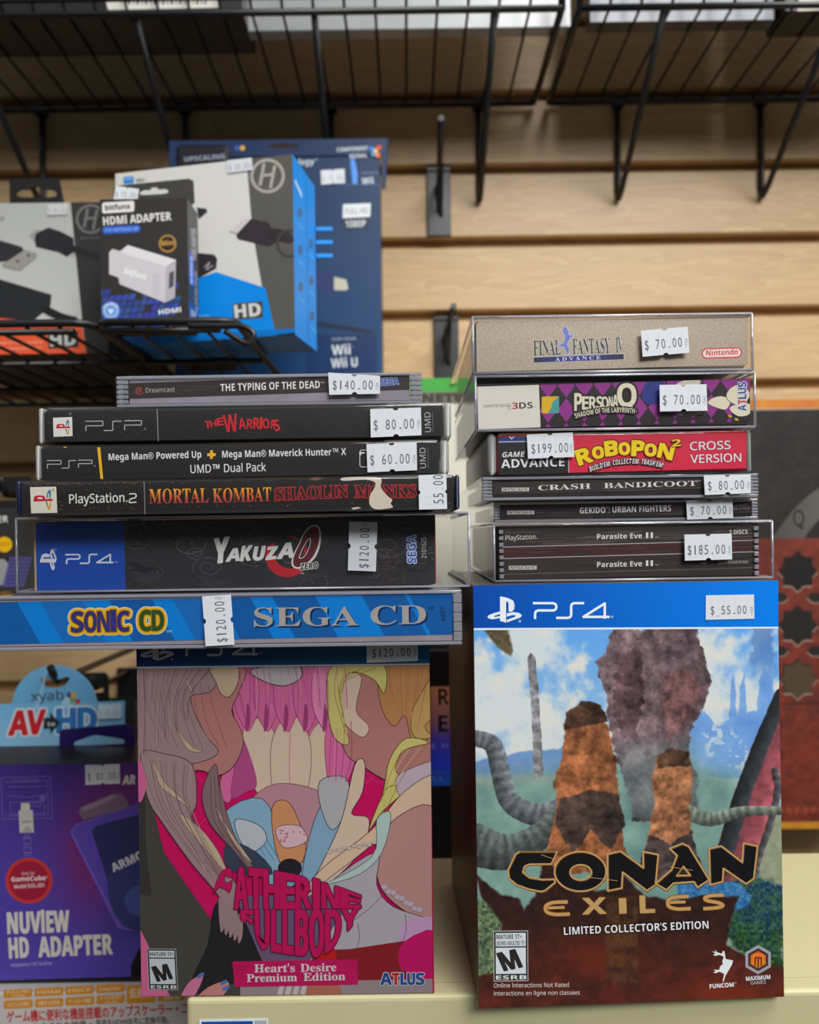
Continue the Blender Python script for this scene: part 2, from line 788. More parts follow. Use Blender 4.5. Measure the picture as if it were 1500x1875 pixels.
def fbm(x, y, sc, seed=1, oc=5, ax=1.0):
    s, a, t = 0, 0.5, 0
    for k in range(oc):
        s = s + a * vnoise(x / sc * ax * 2 ** k + 7.3 * k, y / sc * 2 ** k + 3.1 * k, seed + k)
        t += a
        a *= 0.55
    return s / t


def sstep(a, b, x):
    t = np.clip((x - a) / (b - a), 0, 1)
    return t * t * (3 - 2 * t)


def sdpoly(X, Y, P):
    """signed distance, negative inside"""
    P = np.asarray(P, float)
    d = np.full(X.shape, 1e18)
    ins = np.zeros(X.shape, bool)
    for i in range(len(P)):
        a, b = P[i], P[(i + 1) % len(P)]
        ex, ey = b - a
        wx, wy = X - a[0], Y - a[1]
        t = np.clip((wx * ex + wy * ey) / (ex * ex + ey * ey + 1e-12), 0, 1)
        d = np.minimum(d, (wx - ex * t) ** 2 + (wy - ey * t) ** 2)
        c = ((a[1] > Y) != (b[1] > Y)) & (X < (b[0] - a[0]) * (Y - a[1]) / (b[1] - a[1] + 1e-12) + a[0])
        ins ^= c
    d = np.sqrt(d)
    return np.where(ins, -d, d)


def sdline(X, Y, P):
    """distance to a polyline and the running length 0..1"""
    P = np.asarray(P, float)
    d = np.full(X.shape, 1e18)
    s = np.zeros(X.shape)
    sg = np.zeros(X.shape)
    n = len(P) - 1
    for i in range(n):
        a, b = P[i], P[i + 1]
        ex, ey = b - a
        wx, wy = X - a[0], Y - a[1]
        t = np.clip((wx * ex + wy * ey) / (ex * ex + ey * ey + 1e-12), 0, 1)
        q = (wx - ex * t) ** 2 + (wy - ey * t) ** 2
        m = q < d
        d = np.where(m, q, d)
        s = np.where(m, (i + t) / n, s)
        sg = np.where(m, np.sign(ex * wy - ey * wx), sg)
    return np.sqrt(d), s, sg


def over(img, m, col):
    col = np.asarray(col, float)
    if col.ndim == 1:
        col = col[None, :]
    return img * (1 - m[:, None]) + col * m[:, None]

# =================================================================== THE SETTING
DW = 0.79                                   # the slatwall's face
ZG0 = U(1100, 306, DW)[2]                   # middle of one groove
PITCH = 0.0762


def build_wall():
    prof = []
    ks = list(range(-9, 16))
    top = ZG0 + 9.6 * PITCH
    prof.append((DW, top))
    g, dp = 0.0056, 0.010
    for k in ks:
        z = ZG0 - k * PITCH
        prof += [(DW, z + g + 0.0012), (DW + 0.0012, z + g), (DW + dp, z + g), (DW + dp, z + g + 0.008), (DW + dp + 0.004, z + g + 0.008),
                 (DW + dp + 0.004, z - g), (DW + 0.0012, z - g), (DW, z - g - 0.0012)]
    prof.append((DW, 0.0))
    bm = bmesh.new()
    L = [bm.verts.new((-1.5, y, z)) for y, z in prof]
    R = [bm.verts.new((1.5, y, z)) for y, z in prof]
    for i in range(len(prof) - 1):
        bm.faces.new((L[i], R[i], R[i + 1], L[i + 1]))
    # back of the board
    b = [bm.verts.new(p) for p in ((-1.5, DW + 0.019, top), (1.5, DW + 0.019, top), (1.5, DW + 0.019, 0), (-1.5, DW + 0.019, 0))]
    bm.faces.new(b)
    me = bpy.data.meshes.new('wall_back')
    bmesh.ops.recalc_face_normals(bm, faces=bm.faces)
    bm.to_mesh(me)
    bm.free()
    o = link('wall_back', me, wood_mat())
    o['kind'] = 'structure'


build_wall()
fl = Mesh().box((-1.5, -1.6, -0.02), (1.5, DW + 0.019, 0.0)).build('floor', principled('grey_carpet', (120, 116, 110), 0.9, noise=0.15, nscale=300))
fl['kind'] = 'structure'

# =================================================================== WIRE SHELVES
ZS = U(870, 189, 0.78)[2]                   # deck of the upper wire shelves


def upper_wire_shelf(x0, x1, brackets, label):
    r = root('wire_shelf', ((x0 + x1) / 2, 0.78, ZS), label, 'shelf', 'upper wire shelves')
    yf, yb = 0.640, 0.781
    m = Mesh()
    n = int(round((x1 - x0) / 0.0259))
    for i in range(1, n):
        x = x0 + (x1 - x0) * i / n
        m.tube([(x, yb, ZS + 0.003), (x, yf + 0.004, ZS + 0.003), (x, yf - 0.002, ZS + 0.008), (x, yf - 0.004, ZS + 0.045)], 0.0013, 6)
    m.build('wire_deck', BLACKWIRE, r)
    Mesh().tube([(x0, yf, ZS), (x1, yf, ZS)], 0.0028).build('rail', BLACKWIRE, r)
    Mesh().tube([(x0, yf - 0.0035, ZS + 0.010), (x1, yf - 0.0035, ZS + 0.010)], 0.0016).build('rail', BLACKWIRE, r)
    Mesh().tube([(x0, yb, ZS), (x1, yb, ZS)], 0.003).build('rail', BLACKWIRE, r)
    for x in (x0, x1):
        Mesh().tube([(x, yb, ZS), (x, yf, ZS), (x, yf - 0.004, ZS + 0.045)], 0.0032).build('rail', BLACKWIRE, r)
    for x, dz in brackets:
        zb = ZS - dz
        b = Mesh()
        b.tube([(x, yf, ZS + 0.002), (x, 0.775, zb), (x, 0.7845, zb - 0.004), (x, 0.7865, zb + 0.006), (x, 0.7865, ZS - 0.002)], 0.0031)
        b.box((x - 0.006, 0.780, ZS - 0.004), (x + 0.006, 0.7895, ZS + 0.007), 0.001)
        b.build('bracket', BLACKWIRE, r)
    return r


bx = [U(px, 190, 0.785)[0] for px in (75, 338, 606, 876, 1131, 1394)]
upper_wire_shelf(-0.52, 0.1372, [(x, 0.094) for x in bx[:4]], 'black wire shelf above, the wider one with four struts, under the silver carton')
upper_wire_shelf(0.1525, 0.60, [(x, 0.094) for x in bx[4:]] + [(0.515, 0.094)], 'black wire shelf above at the right, beyond the gap in the row')

ZB = U(220, 590, 0.50)[2]                   # deck of the lower wire shelves


def lower_wire_shelf(x0, x1, label, hook=False):
    r = root('wire_shelf', ((x0 + x1) / 2, 0.78, ZB), label, 'shelf', 'lower wire shelves')
    yf, yb = 0.50, 0.782
    m = Mesh()
    n = max(2, int(round((x1 - x0) / 0.0217)))
    for i in range(1, n):
        x = x0 + (x1 - x0) * i / n
        m.tube([(x, yf, ZB + 0.001), (x, yf + 0.006, ZB - 0.0022), (x, yb, ZB - 0.0022)], 0.0014, 6)
    m.build('wire_deck', BLACKWIRE, r)
    q = 0.010
    Mesh().tube([(x0, yb, ZB - 0.002), (x0, yf + q, ZB), (x0 + q * .3, yf + q * .3, ZB), (x0 + q, yf, ZB), (x1 - q, yf, ZB), (x1 - q * .3, yf + q * .3, ZB), (x1, yf + q, ZB), (x1, yb, ZB - 0.002)], 0.0027).build('rail', BLACKWIRE, r)
    for y in (0.597, 0.70, 0.78):
        Mesh().tube([(x0, y, ZB - 0.0045), (x1, y, ZB - 0.0045)], 0.0022).build('cross_wire', BLACKWIRE, r)
    Mesh().tube([(x0 + 0.004, yf + 0.001, ZB - 0.0055), (x1 - 0.01, yf + 0.001, ZB - 0.0055)], 0.0022).build('rail', BLACKWIRE, r)
    for x in (x0, x1):
        Mesh().tube([(x, 0.787, ZB + 0.008), (x, 0.782, ZB), (x, 0.782, ZB - 0.04), (x, 0.7885, ZB - 0.045)], 0.003).build('bracket', BLACKWIRE, r)
    if hook:
        P = [U(x, y, 0.494) for x, y in smooth_loop([(345, 597), (400, 597), (440, 597), (460, 606), (465, 617), (457, 627), (445, 627), (412, 606)], 5, False)]
        Mesh().tube(P, 0.0021).build('end_hook', BLACKWIRE, r)
    return r


XB = U(431, 590, 0.50)[0]
XB0 = U(174, 590, 0.50)[0]
XB1 = U(163, 592, 0.50)[0]
lower_wire_shelf(XB0, XB, 'short black wire shelf with a curled end hook, under the white and blue carton', True)
lower_wire_shelf(-0.62, XB1, 'black wire shelf under the grey and orange carton at the left edge')


def peg_hook(px, py_top, py_bot, pw, tip, label, base_px=None, r=None):
    a = U(px, py_top, 0.786)
    b = U(px, py_bot, 0.786)
    hw = pw / 2 / FPX * 0.786
    o = root('peg_hook', (a[0], 0.786, b[2]), label, 'hook', 'slatwall peg hooks')
    Mesh().box((a[0] - hw, 0.7855, b[2]), (a[0] + hw, 0.7893, a[2]), 0.0006).build('back_plate', BLACKPLASTIC, o)
    m = Mesh()
    m.box((a[0] - hw, 0.7835, a[2] - 0.002), (a[0] + hw, 0.7996, a[2] + 0.002), 0.0004)
    m.build('slat_clip', BLACKPLASTIC, o)
    t = np.array(tip)
    s = np.array([a[0], 0.786, a[2] - 0.014])
    Mesh().tube([s + (0, 0, -0.03), s + (0, -0.004, -0.004), s + (0, -0.012, 0.0), t], r or 0.0029).build('prong', BLACKPLASTIC, o)
    Mesh().tube([s + (0.002, 0, -0.035), s + (0.002, -0.004, -0.03), s + (0.001, -0.05, -0.004)], 0.0018).build('brace', BLACKPLASTIC, o)
    return o


peg_hook(803, 311, 432, 43, U(808, 216, 0.665), 'empty black peg hook on bare slats, nearer the ceiling of the two')
peg_hook(817, 583, 692, 45, U(831, 560, 0.70), 'empty black peg hook just above the green and cream carton')

# =================================================================== CREAM SHELF
ZC = H - 0.2082                             # its top
DC0, DC1 = 0.3402, 0.4845
r = root('display_shelf', (0.25, DC0, ZC), 'cream enamelled metal shelf carrying the two big upright game boxes', 'shelf')
X0 = U(340, 1835, DC0)[0]
m = Mesh()
m.box((X0, DC0, ZC - 0.045), (0.75, DC0 + 0.012, ZC), 0.0022, 3)
m.box((X0, DC0 + 0.006, ZC - 0.010), (0.75, DC1, ZC - 0.0002), 0.001)
m.build('tray', CREAM, r, smooth=False)
for x in (-0.06, 0.14):
    Mesh().box((x - 0.004, DC1 - 0.1, ZC - 0.05), (x + 0.004, 0.7895, ZC - 0.0105), 0.001).build('bracket', BLACKPLASTIC, r)
F = Face((0, DC0 - 0.0004, 0))
p = Print(F)
a = (365, 1866)
p.poly([(365, 1866), (491, 1864), (491, 1900), (365, 1902)], (226, 232, 236))
p.poly([(369, 1871), (463, 1869.6), (463, 1900), (369, 1902)], (20, 80, 165))
p.poly([(466, 1869), (488, 1868.6), (488, 1900), (466, 1900)], (175, 178, 170))
p.build('price_label', r, label='white and blue price label')

# cartons on the upper wire shelves, made taller to block light from the wall
GREYBOX = principled('silver_card', (150, 152, 152), 0.35, 0.25, noise=0.04, nscale=40, bump=0.2)
BLKBOX = principled('black_card', (20, 20, 22), 0.45, noise=0.15)
DKSILVER = principled('dark_silver_card', (70, 72, 76), 0.25, 0.4, noise=0.3, nscale=22)


def plain_box(name, x0, x1, y0, y1, z0, z1, mat, label, cat='box', part='carton', bev=0.0008):
    r = root(name, ((x0 + x1) / 2, y0, z0), label, cat)
    Mesh().box((x0, y0, z0), (x1, y1, z1), bev, 1).build(part, mat, r)
    return r


zt = ZS + 0.0047
xa = U(445, 20, 0.648)[0]
rb = plain_box('hardware_box', -0.50, xa, 0.648, 0.703, zt, zt + 0.30, BLKBOX, 'black carton with a white barcode label, standing on the upper wire shelf')
p = Print(Face((0, 0.6478, 0)))
p.poly([(190, -12), (400, -12), (402, 14), (198, 18)], (214, 210, 200))
for i in range(30):
    x = 222 + i * 5.2 + (i * 7 % 3)
    p.poly([(x, -12), (x + 1.2 + (i % 3), -12), (x + 1.2 + (i % 3), 8), (x, 8)], (40, 40, 42))
p.build('barcode_label', rb, MATTE, label='white label with a printed barcode')
xb = U(1046, 50, 0.671)[0]
plain_box('hardware_box', U(452, 50, 0.671)[0], xb, 0.671, 0.684, zt, zt + 0.30, GREYBOX, 'wide silver carton standing on the upper wire shelf left of the gap')
xc = U(1080, 45, 0.666)[0]
xd = U(1420, 45, 0.666)[0]
plain_box('hardware_box', xc, xd, 0.666, 0.680, zt, zt + 0.30, DKSILVER, 'shiny grey carton standing on the upper wire shelf right of the gap')
rb = plain_box('hardware_box', xd + 0.003, 0.58, 0.655, 0.690, zt, zt + 0.30, BLKBOX, 'black carton with a pale corner label at the right end of the upper wire shelf')
p = Print(Face((0, 0.6548, 0)))
p.poly([(1459, -20), (1520, -22), (1520, 18), (1461, 20)], (214, 206, 196))
p.build('corner_label', rb, MATTE, label='pale label')


# =================================================================== PRICE STICKERS


def sticker(face, corners, txt, parent, off=0.0007, ink=(95, 98, 104), textbox=(0.06, 0.90), base=0.60, hh=0.42, notch=True, cuts=True, tax=True, white=(218, 222, 228), st='l', taxflip=False):
    """corners: TL TR BR BL as the text reads"""
    a, b, c, d = [np.array(q, float) for q in corners]

    def M(u, v):
        return (a * (1 - u) + b * u) * (1 - v) + (d * (1 - u) + c * u) * v
    W = (np.linalg.norm(b - a) + np.linalg.norm(c - d)) / 2
    Hh = (np.linalg.norm(d - a) + np.linalg.norm(c - b)) / 2
    p = Print(face.moved(off))
    rn = 0.055 if notch else 0.0
    P = [M(0, 0)]
    if rn:
        for k in range(7):
            t = math.pi * k / 6
            P.append(M(0.5 - rn * math.cos(t), rn * W / Hh * math.sin(t) * 0.8))
    P += [M(1, 0), M(1, 1)]
    if rn:
        for k in range(7):
            t = math.pi * k / 6
            P.append(M(0.5 + rn * math.cos(t), 1 - rn * W / Hh * math.sin(t) * 0.8))
    P.append(M(0, 1))
    p.poly(P, white)
    if cuts:
        for u, v0, v1 in ((0.13, 0.2, 0.95), (0.37, 0.05, 0.8), (0.62, 0.1, 0.9), (0.86, 0.15, 0.85)):
            p.stroke([M(u, v0), M(u, v1)], 0.45, (196, 200, 206), disc=False)
    # digits, one cell per character as a price gun prints them
    x0, x1 = textbox
    cells = len(txt)
    cw = (x1 - x0) / cells
    for i, ch in enumerate(txt):
        if ch == ' ':
            continue
        u0 = x0 + cw * (i + (0.12 if ch != '.' else 0.42))
        u1 = x0 + cw * (i + (0.80 if ch != '.' else 0.60))
        if ch == '1':
            u0, u1 = x0 + cw * (i + 0.34), x0 + cw * (i + 0.56)
        v = base + hh / 2
        if ch == '.':
            q = M((u0 + u1) / 2, v - 0.03)
            p.ell(q[0], q[1], W * 0.017, W * 0.017, ink, 10)
            continue
        if ch == '_':
            p.stroke([M(u0, v + 0.07), M(u1, v + 0.06)], 0.7, ink)
            continue
        q0, q1 = M(u0, v), M(u1, v)
        p.text(ch, q0, q1, hh * Hh, ink, st='r', bold=-0.004)
    if tax:
        if taxflip:
            q0, q1 = M(0.965, base - hh * 0.42), M(0.965, base + hh * 0.32)
            q0, q1 = M(0.915, base - hh * 0.42), M(0.915, base + hh * 0.34)
        else:
            q0, q1 = M(0.975, base + hh * 0.40), M(0.975, base - hh * 0.36)
        p.text('TAX', q0, q1, W * 0.058, ink, 'l', 0.0)
        s0 = M(0.945, base + hh * 0.5)
        p.ell(s0[0], s0[1], 0.9, 0.9, ink, 6)
    return p.build('price_sticker', parent, STICK, label='white price sticker reading ' + txt.replace('_', ' ').replace('  ', ' '))


def ps_mark(p, M, col, cut=None):
    """the P-and-S emblem in a unit square, M maps (u,v) -> photo px"""
    def poly(L):
        p.poly([M((x - 267) / 275, (y - 138) / 205) for x, y in L], col)
    poly([(367, 138), (400, 143), (440, 155), (472, 172), (482, 205), (479, 238), (462, 257), (434, 257), (434, 195), (428, 180), (415, 178), (415, 343), (367, 330)])
    poly([(367, 256), (320, 268), (280, 284), (268, 297), (274, 309), (305, 318), (367, 308), (367, 291), (330, 299), (318, 296), (325, 290), (367, 276)])
    poly([(420, 270), (470, 261), (515, 267), (540, 285), (530, 302), (480, 320), (420, 342), (420, 321), (470, 303), (492, 294), (486, 286), (466, 284), (420, 297)])


def ps4_word(p, M, w, col):
    """the letters PS4 in the box (625..1228) x (183..315)"""
    def s(L):
        p.stroke([M((x - 625) / 603, (y - 183) / 132) for x, y in L], w, col)
    s([(642, 315), (642, 272), (648, 256), (664, 248), (785, 248), (804, 240), (810, 220), (804, 200), (785, 191), (625, 191)])
    s([(808, 306), (900, 306), (918, 300), (926, 286), (926, 212), (932, 198), (948, 191), (1028, 191)])
    s([(1228, 298), (1022, 298), (1190, 193), (1190, 312)])


def psp_word(p, M, w, col):
    def s(L):
        p.stroke([M(x, y) for x, y in L], w, col, disc=False)
    s([(0.008, 1), (0.008, 0.47), (0.31, 0.47), (0.31, 0.02), (0, 0.02)])
    s([(0.325, 0.95), (0.485, 0.95), (0.485, 0.04), (0.64, 0.04)])
    s([(0.695, 0.93), (0.695, 0.43), (0.995, 0.43), (0.995, 0), (0.69, 0)])


def old_ps(p, cx, cy, s, rot=True):
    """the older red P with rainbow S, lying on its side"""
    def M(x, y):
        return (cx + x * s, cy + y * s)
    p.poly([M(-.95, .18), M(-.85, -.30), M(-.62, -.42), M(.02, -.42), M(.22, -.25), M(.22, -.05), M(.95, -.10), M(.95, .12)], (190, 30, 50))
    p.poly([M(-.55, -.08), M(-.5, -.24), M(-.05, -.24), M(-.02, -.06)], (226, 222, 210))
    for pts, c in (([(.35, -.18), (.42, -.65), (.62, -.98), (.78, -.95), (.80, -.45), (.72, -.12), (.60, -.14), (.64, -.5), (.58, -.72), (.5, -.5), (.47, -.16)], (45, 95, 150)),
                   ([(.60, -.14), (.72, -.12), (.80, -.45), (.78, -.95), (.70, -.98), (.70, -.5)], (60, 140, 120)),
                   ([(.30, .18), (.42, .17), (.52, .55), (.62, .72), (.68, .45), (.70, .14), (.82, .13), (.80, .6), (.70, 1.0), (.55, .98), (.38, .6)], (205, 160, 50)),
                   ([(.30, .18), (.42, .17), (.50, .5), (.46, .62), (.38, .5)], (50, 130, 130))):
        p.poly([M(x, y) for x, y in pts], c)

# =================================================================== STACKED GAMES
GAP = 0.00025
LG = 'games in the left stack'
RG = 'games in the right stack'


def span(px0, px1, py, d):
    return U(px0, py, d)[0], U(px1, py, d)[0]


def keep_case(label, group, d, depth, px0, px1, py, z0, z1, caps, end='milky', core=(30, 29, 30), bev=0.0028):
    """a book-style case of soft clear plastic with a paper inlay wrapped round its spine"""
    x0, x1 = span(px0, px1, py, d)
    z0, z1 = H + z0 + GAP, H + z1
    r = root('game_case', ((x0 + x1) / 2, d, z0), label, 'game case', group)
    c0, c1 = span(caps[0], caps[1], py, d)
    Mesh().box((c0 - 0.0004, d, z0), (c1 + 0.0004, d + depth, z1), min(bev, 0.0016), 3).build('sleeve', CLEAR, r, smooth=True)
    Mesh().box((c0, d + 0.0011, z0 + 0.0009), (c1, d + depth - 0.001, z1 - 0.0009), 0.0012, 2).build('inlay', MATTE, r, ink=core)
    em = FROST if end == 'milky' else NAVYPL
    if x0 < c0 - 0.0006:
        Mesh().box((x0, d + 0.0006, z0 + 0.0002), (c0 - 0.0005, d + depth - 0.001, z1 - 0.0002), min(bev, (c0 - x0) * 0.46), 3).build('case_end', em, r, smooth=True)
    if x1 > c1 + 0.0006:
        Mesh().box((c1 + 0.0005, d + 0.0006, z0 + 0.0002), (x1, d + depth - 0.001, z1 - 0.0002), min(bev, (x1 - c1) * 0.46), 3).build('case_end', em, r, smooth=True)
    return r, Face((0, d + 0.00095, 0)), Face((0, d, 0))


def edge_lines(a, b, rr):
    """the pale rims for the glints on moulded or folded edges of a clear box"""
    m = Mesh()
    (x0, y0, z0), (x1, y1, z1) = a, b
    for z in (z0, z1):
        m.tube([(x0, y0, z), (x1, y0, z)], rr, 6)
        for x in (x0, x1):
            m.tube([(x, y0, z), (x, y1, z)], rr, 6)
    for x in (x0, x1):
        m.tube([(x, y0, z0), (x, y0, z1)], rr, 6)
    return m


def jewel_case(label, group, d, depth, px0, px1, py, z0, z1, ins, name='jewel_case', tray=None):
    """a hard disc case: clear lid and base, ribbed hinge ends, dark tray, paper spine"""
    x0, x1 = span(px0, px1, py, d)
    z0, z1 = H + z0 + GAP, H + z1
    r = root(name, ((x0 + x1) / 2, d, z0), label, 'game case', group)
    Mesh().box((x0, d, z0), (x1, d + depth, z1), 0.0005, 2).build('case_shell', CLEAR, r)
    i0, i1 = span(ins[0], ins[1], py, d)
    t = min(0.0016, (z1 - z0) * 0.15)
    Mesh().box((i0, d + 0.0016, z0 + t), (i1, d + depth - 0.003, z1 - t), 0.0003, 1).build('disc_tray', tray or TRAY, r)
    m = Mesh()
    m.box((x0 + 0.0006, d + 0.0005, z1 - t * 0.9), (x1 - 0.0006, d + 0.0022, z1 - 0.0002), 0.0002, 1)
    m.build('lid_edge', EDGE, r)
    m = Mesh()
    m.box((x0 + 0.0006, d + 0.0005, z0 + 0.0002), (x1 - 0.0006, d + 0.0022, z0 + t * 0.9), 0.0002, 1)
    m.build('base_edge', EDGE, r)
    for xa, xb in ((x0 + 0.0004, i0 - 0.0003), (i1 + 0.0003, x1 - 0.0004)):
        if xb - xa < 0.0008:
            continue
        m = Mesh()
        n = 5
        for k in range(n):
            za = z0 + t + (z1 - z0 - 2 * t) * k / n
            m.box((xa, d + 0.0008, za + 0.0002), (xb, d + 0.006, za + (z1 - z0 - 2 * t) / n - 0.0003), 0.0002, 1)
        m.box((xa + (xb - xa) * .15, d + 0.0012, z0 + t), (xa + (xb - xa) * .55, d + 0.02, z1 - t), 0.0002, 1)
        m.build('hinge', EDGE, r)
    return r, Face((0, d + 0.0015, 0)), Face((0, d, 0))


def boxed_game(label, group, d, depth, px0, px1, py, z0, z1, carton, cz, core, cmat=None, bev=0.0006, shell=None, er=0.0006):
    """a carton inside a folded clear protector"""
    x0, x1 = span(px0, px1, py, d)
    z0, z1 = H + z0 + GAP, H + z1
    r = root('boxed_game', ((x0 + x1) / 2, d, z0), label, 'game box', group)
    Mesh().box((x0, d, z0), (x1, d + depth, z1), 0.0009, 2).build('protector', shell or CLEARSOFT, r)
    edge_lines((x0 + er, d + er, z0 + er), (x1 - er, d + depth - er, z1 - er), er).build('protector_edge', EDGE, r, smooth=True)
    c0, c1 = span(carton[0], carton[1], py, d)
    Mesh().box((c0, d + 0.0020, z0 + cz[0]), (c1, d + depth - 0.002, z1 - cz[1]), bev, 1).build('carton', cmat or MATTE, r, ink=core)
    return r, Face((0, d + 0.00195, 0)), Face((0, d, 0))


INK_DARK = (42, 40, 40)

# ---------- Dreamcast-type disc case, top of the left stack
zA, zB, zC_, zD, zE, zF, zG = -0.0489, -0.0249, 0.0090, 0.0242, 0.0400, 0.0560, 0.0702
r, F, FR = jewel_case('slim clear disc case with black spine and $140.00 sticker, topmost of the left stack', LG, 0.331, 0.125, 210, 774, 711, zF, zG, (234, 750), tray=LILACTRAY)
p = Print(F)
p.poly([(234, 702), (750, 684), (750, 713), (234, 730)], (58, 50, 50))
for i in range(16):
    x = 240 + RNG.random() * 480
    y = 706 + RNG.random() * 18 - (x - 234) * .034
    p.stroke([(x, y), (x + 40 + 60 * RNG.random(), y - 1.8)], 0.9, (74, 66, 66), disc=False)
for rr, a0 in ((7.2, 0.4), (4.6, 2.0), (2.2, 4.0)):
    p.stroke([(255 + (rr - k * .09) * math.cos(a0 + k * .33), 715.5 + (rr - k * .09) * math.sin(a0 + k * .33)) for k in range(17)], 1.2, (170, 76, 62))
p.text('Dreamcast', (267, 719), (320, 717), 8.5, (190, 184, 178), 'l')
p.text('THE TYPING OF THE DEAD', (404, 716.5), (586, 710.5), 13.5, (238, 233, 226), 'b')
p.text('TM', (587, 702), (593, 701.8), 3, (225, 220, 212))
p.text('SEGA', (696, 706), (730, 703.5), 12.5, (60, 84, 160), 'b', outline=(1.3, (150, 162, 205)))
p.build('spine_insert', r, PAPER)
sticker(FR, [(601, 682), (696, 688), (696, 721), (603, 723)], '$140.00', r, base=0.54, hh=0.44, textbox=(0.06, 0.88))

# ---------- handheld case with red title
r, F, FR = keep_case('scuffed black-spined handheld game case with red title and $80.00 sticker, left stack', LG, 0.325, 0.104, 68, 827, 777, zE, zF, (80, 811))
p = Print(F)
p.poly([(80, 756), (811, 742), (812, 798), (83, 809)], INK_DARK)
for i in range(90):
    x = 85 + RNG.random() * 200
    y = 760 + RNG.random() * 44
    p.ell(x, y, .5 + RNG.random() * .9, .4 + RNG.random() * .5, (92, 90, 86), 5)
for i in range(26):
    x = 300 + RNG.random() * 370
    y = 754 + RNG.random() * 44
    a = RNG.random() * 1.6 - .3
    L = 5 + RNG.random() * 22
    p.stroke([(x, y), (x + L * math.cos(a), y + L * math.sin(a))], 0.4, (70, 68, 66), disc=False)
p.poly([(97, 765), (132, 763.5), (133, 798.5), (98, 800)], (226, 224, 218))
old_ps(p, 115.5, 782, 13.5)
p.text('®', (126, 760), (131, 760), 4, (150, 150, 150))
psp_word(p, lambda u, v: (156.5 + 103 * u, 789.5 - 0.8 * u - (1 - v) * 18.5), 1.8, (178, 178, 182))
p.ell(265.5, 785.5, 1.6, 1.6, None, 10, line=(160, 160, 160), lw=.6)
p.stroke([(287.5, 749), (290, 808)], 1.5, (150, 150, 150))
red = (214, 42, 52)
for ch, a, b, h in (('T', (375, 784), (387, 784), 13), ('H', (386, 783), (397, 781), 12), ('E', (398, 780), (410, 778), 14),
                    ('W', (411, 792), (437, 789), 32), ('A', (438, 786), (451, 785), 20), ('R', (452, 785), (463, 785), 18), ('R', (464, 785), (476, 785), 20),
                    ('I', (477, 784), (479, 784), 19), ('O', (482, 785), (494, 784), 18), ('R', (495, 785), (504, 786), 17), ('S', (504, 790), (514, 788), 21)):
    p.text(ch, a, b, h, red, 'b' if ch != 'I' else 'r', bold=0.0 if ch != 'I' else 0.06, shear=-0.05 + 0.12 * RNG.random())
p.text('UMD', (789.5, 791), (788, 754.5), 11, (186, 186, 186), 'l')
p.stroke([(793.5, 791), (792, 755)], 0.9, (120, 120, 120), disc=False)
p.build('spine_insert', r, PAPER)
sticker(FR, [(678, 749), (771, 746), (772, 797), (679, 801)], '$ 80.00', r, base=0.57, hh=0.35, textbox=(0.05, 0.88))

# ---------- handheld case, two titles
r, F, FR = keep_case('glossy black-spined handheld game case with yellow bar and plus sign, left stack', LG, 0.325, 0.104, 62, 823, 843, zD, zE, (75, 803))
p = Print(F)
p.poly([(75, 822), (803, 808), (803, 866), (77, 880)], INK_DARK)
p.poly([(178, 819), (183.5, 819), (189, 877), (184, 877)], (244, 186, 36))
psp_word(p, lambda u, v: (86 + 83 * u, 858 - 0.6 * u - (1 - v) * 15), 1.7, (178, 178, 186))
p.ell(173.5, 853, 1.6, 1.6, None, 10, line=(160, 160, 160), lw=.6)
wh = (232, 232, 232)
p.text('Mega Man® Powered Up', (199, 843), (369, 838), 12.5, wh, 'b')
p.poly([(379.5, 830), (395, 829.6), (395, 835), (379.5, 835.4)], (244, 186, 36))
p.poly([(384.8, 824.5), (390, 824.4), (390, 840), (384.8, 840.2)], (244, 186, 36))
p.text('Mega Man® Maverick Hunter™ X', (407, 838), (634, 833), 12.5, wh, 'b')
p.text('UMD™ Dual Pack', (349, 866.5), (487, 862.5), 15, wh, 'l', bold=0.01)
p.rrect(659, 824, 690, 855, 4, None, line=wh, lw=1.3)
p.text('1', (668, 834), (668, 828), 10, wh, 'b')
p.text('UMD', (780.5, 857), (779, 819.5), 11, (186, 186, 186), 'l')
p.stroke([(784.5, 857), (783.5, 819)], 0.9, (120, 120, 120), disc=False)
p.poly([(116, 818), (123, 817.8), (122, 819.8), (117, 820)], (220, 170, 50))
p.build('spine_insert', r, PAPER)
sticker(FR, [(671, 813), (763, 810), (764, 861), (673, 865)], '$ 60.00', r, base=0.57, hh=0.35, textbox=(0.05, 0.88))

# ---------- console case, worn
r, F, FR = keep_case('worn black-spined game case with torn paper and sideways $55.00 sticker, left stack', LG, 0.318, 0.135, 27, 842, 909, zC_, zD, (38, 831), end='navy', core=(36, 34, 33))
p = Print(F)
p.poly([(38, 888), (831, 871), (831, 932), (40, 946)], (38, 36, 35))
for i in range(240):
    x = 45 + RNG.random() * 785
    if 270 < x < 640 and RNG.random() < .6:
        x = 45 + RNG.random() * 220
    t = RNG.random()
    y = 886 - (x - 40) * .0185 + (52 * t if RNG.random() < .3 else 4 * t + (0 if RNG.random() < .6 else 46))
    p.ell(x, y, .5 + RNG.random() * 1.6, .4 + RNG.random() * .6, (112, 102, 88) if RNG.random() < .5 else (84, 76, 68), 6)
p.poly([(55, 892), (103, 891), (105, 939), (57, 940)], (220, 214, 198))
old_ps(p, 78.5, 915, 18.5)
p.ell(97, 897.5, 2.2, 2.2, None, 12, line=(60, 60, 60), lw=.7)
p.text('PlayStation', (127, 922), (228, 919), 16.5, (226, 224, 220), 'l', bold=0.012)
p.ell(232.5, 917.5, 1.7, 1.7, (200, 200, 200), 8)
p.stroke([(236.5, 904.5), (247, 903.8), (249.3, 906), (249.3, 909.5), (247, 911.5), (239, 913.5), (237, 916), (237, 920.3), (250, 919.6)], 2.1, (230, 228, 224))
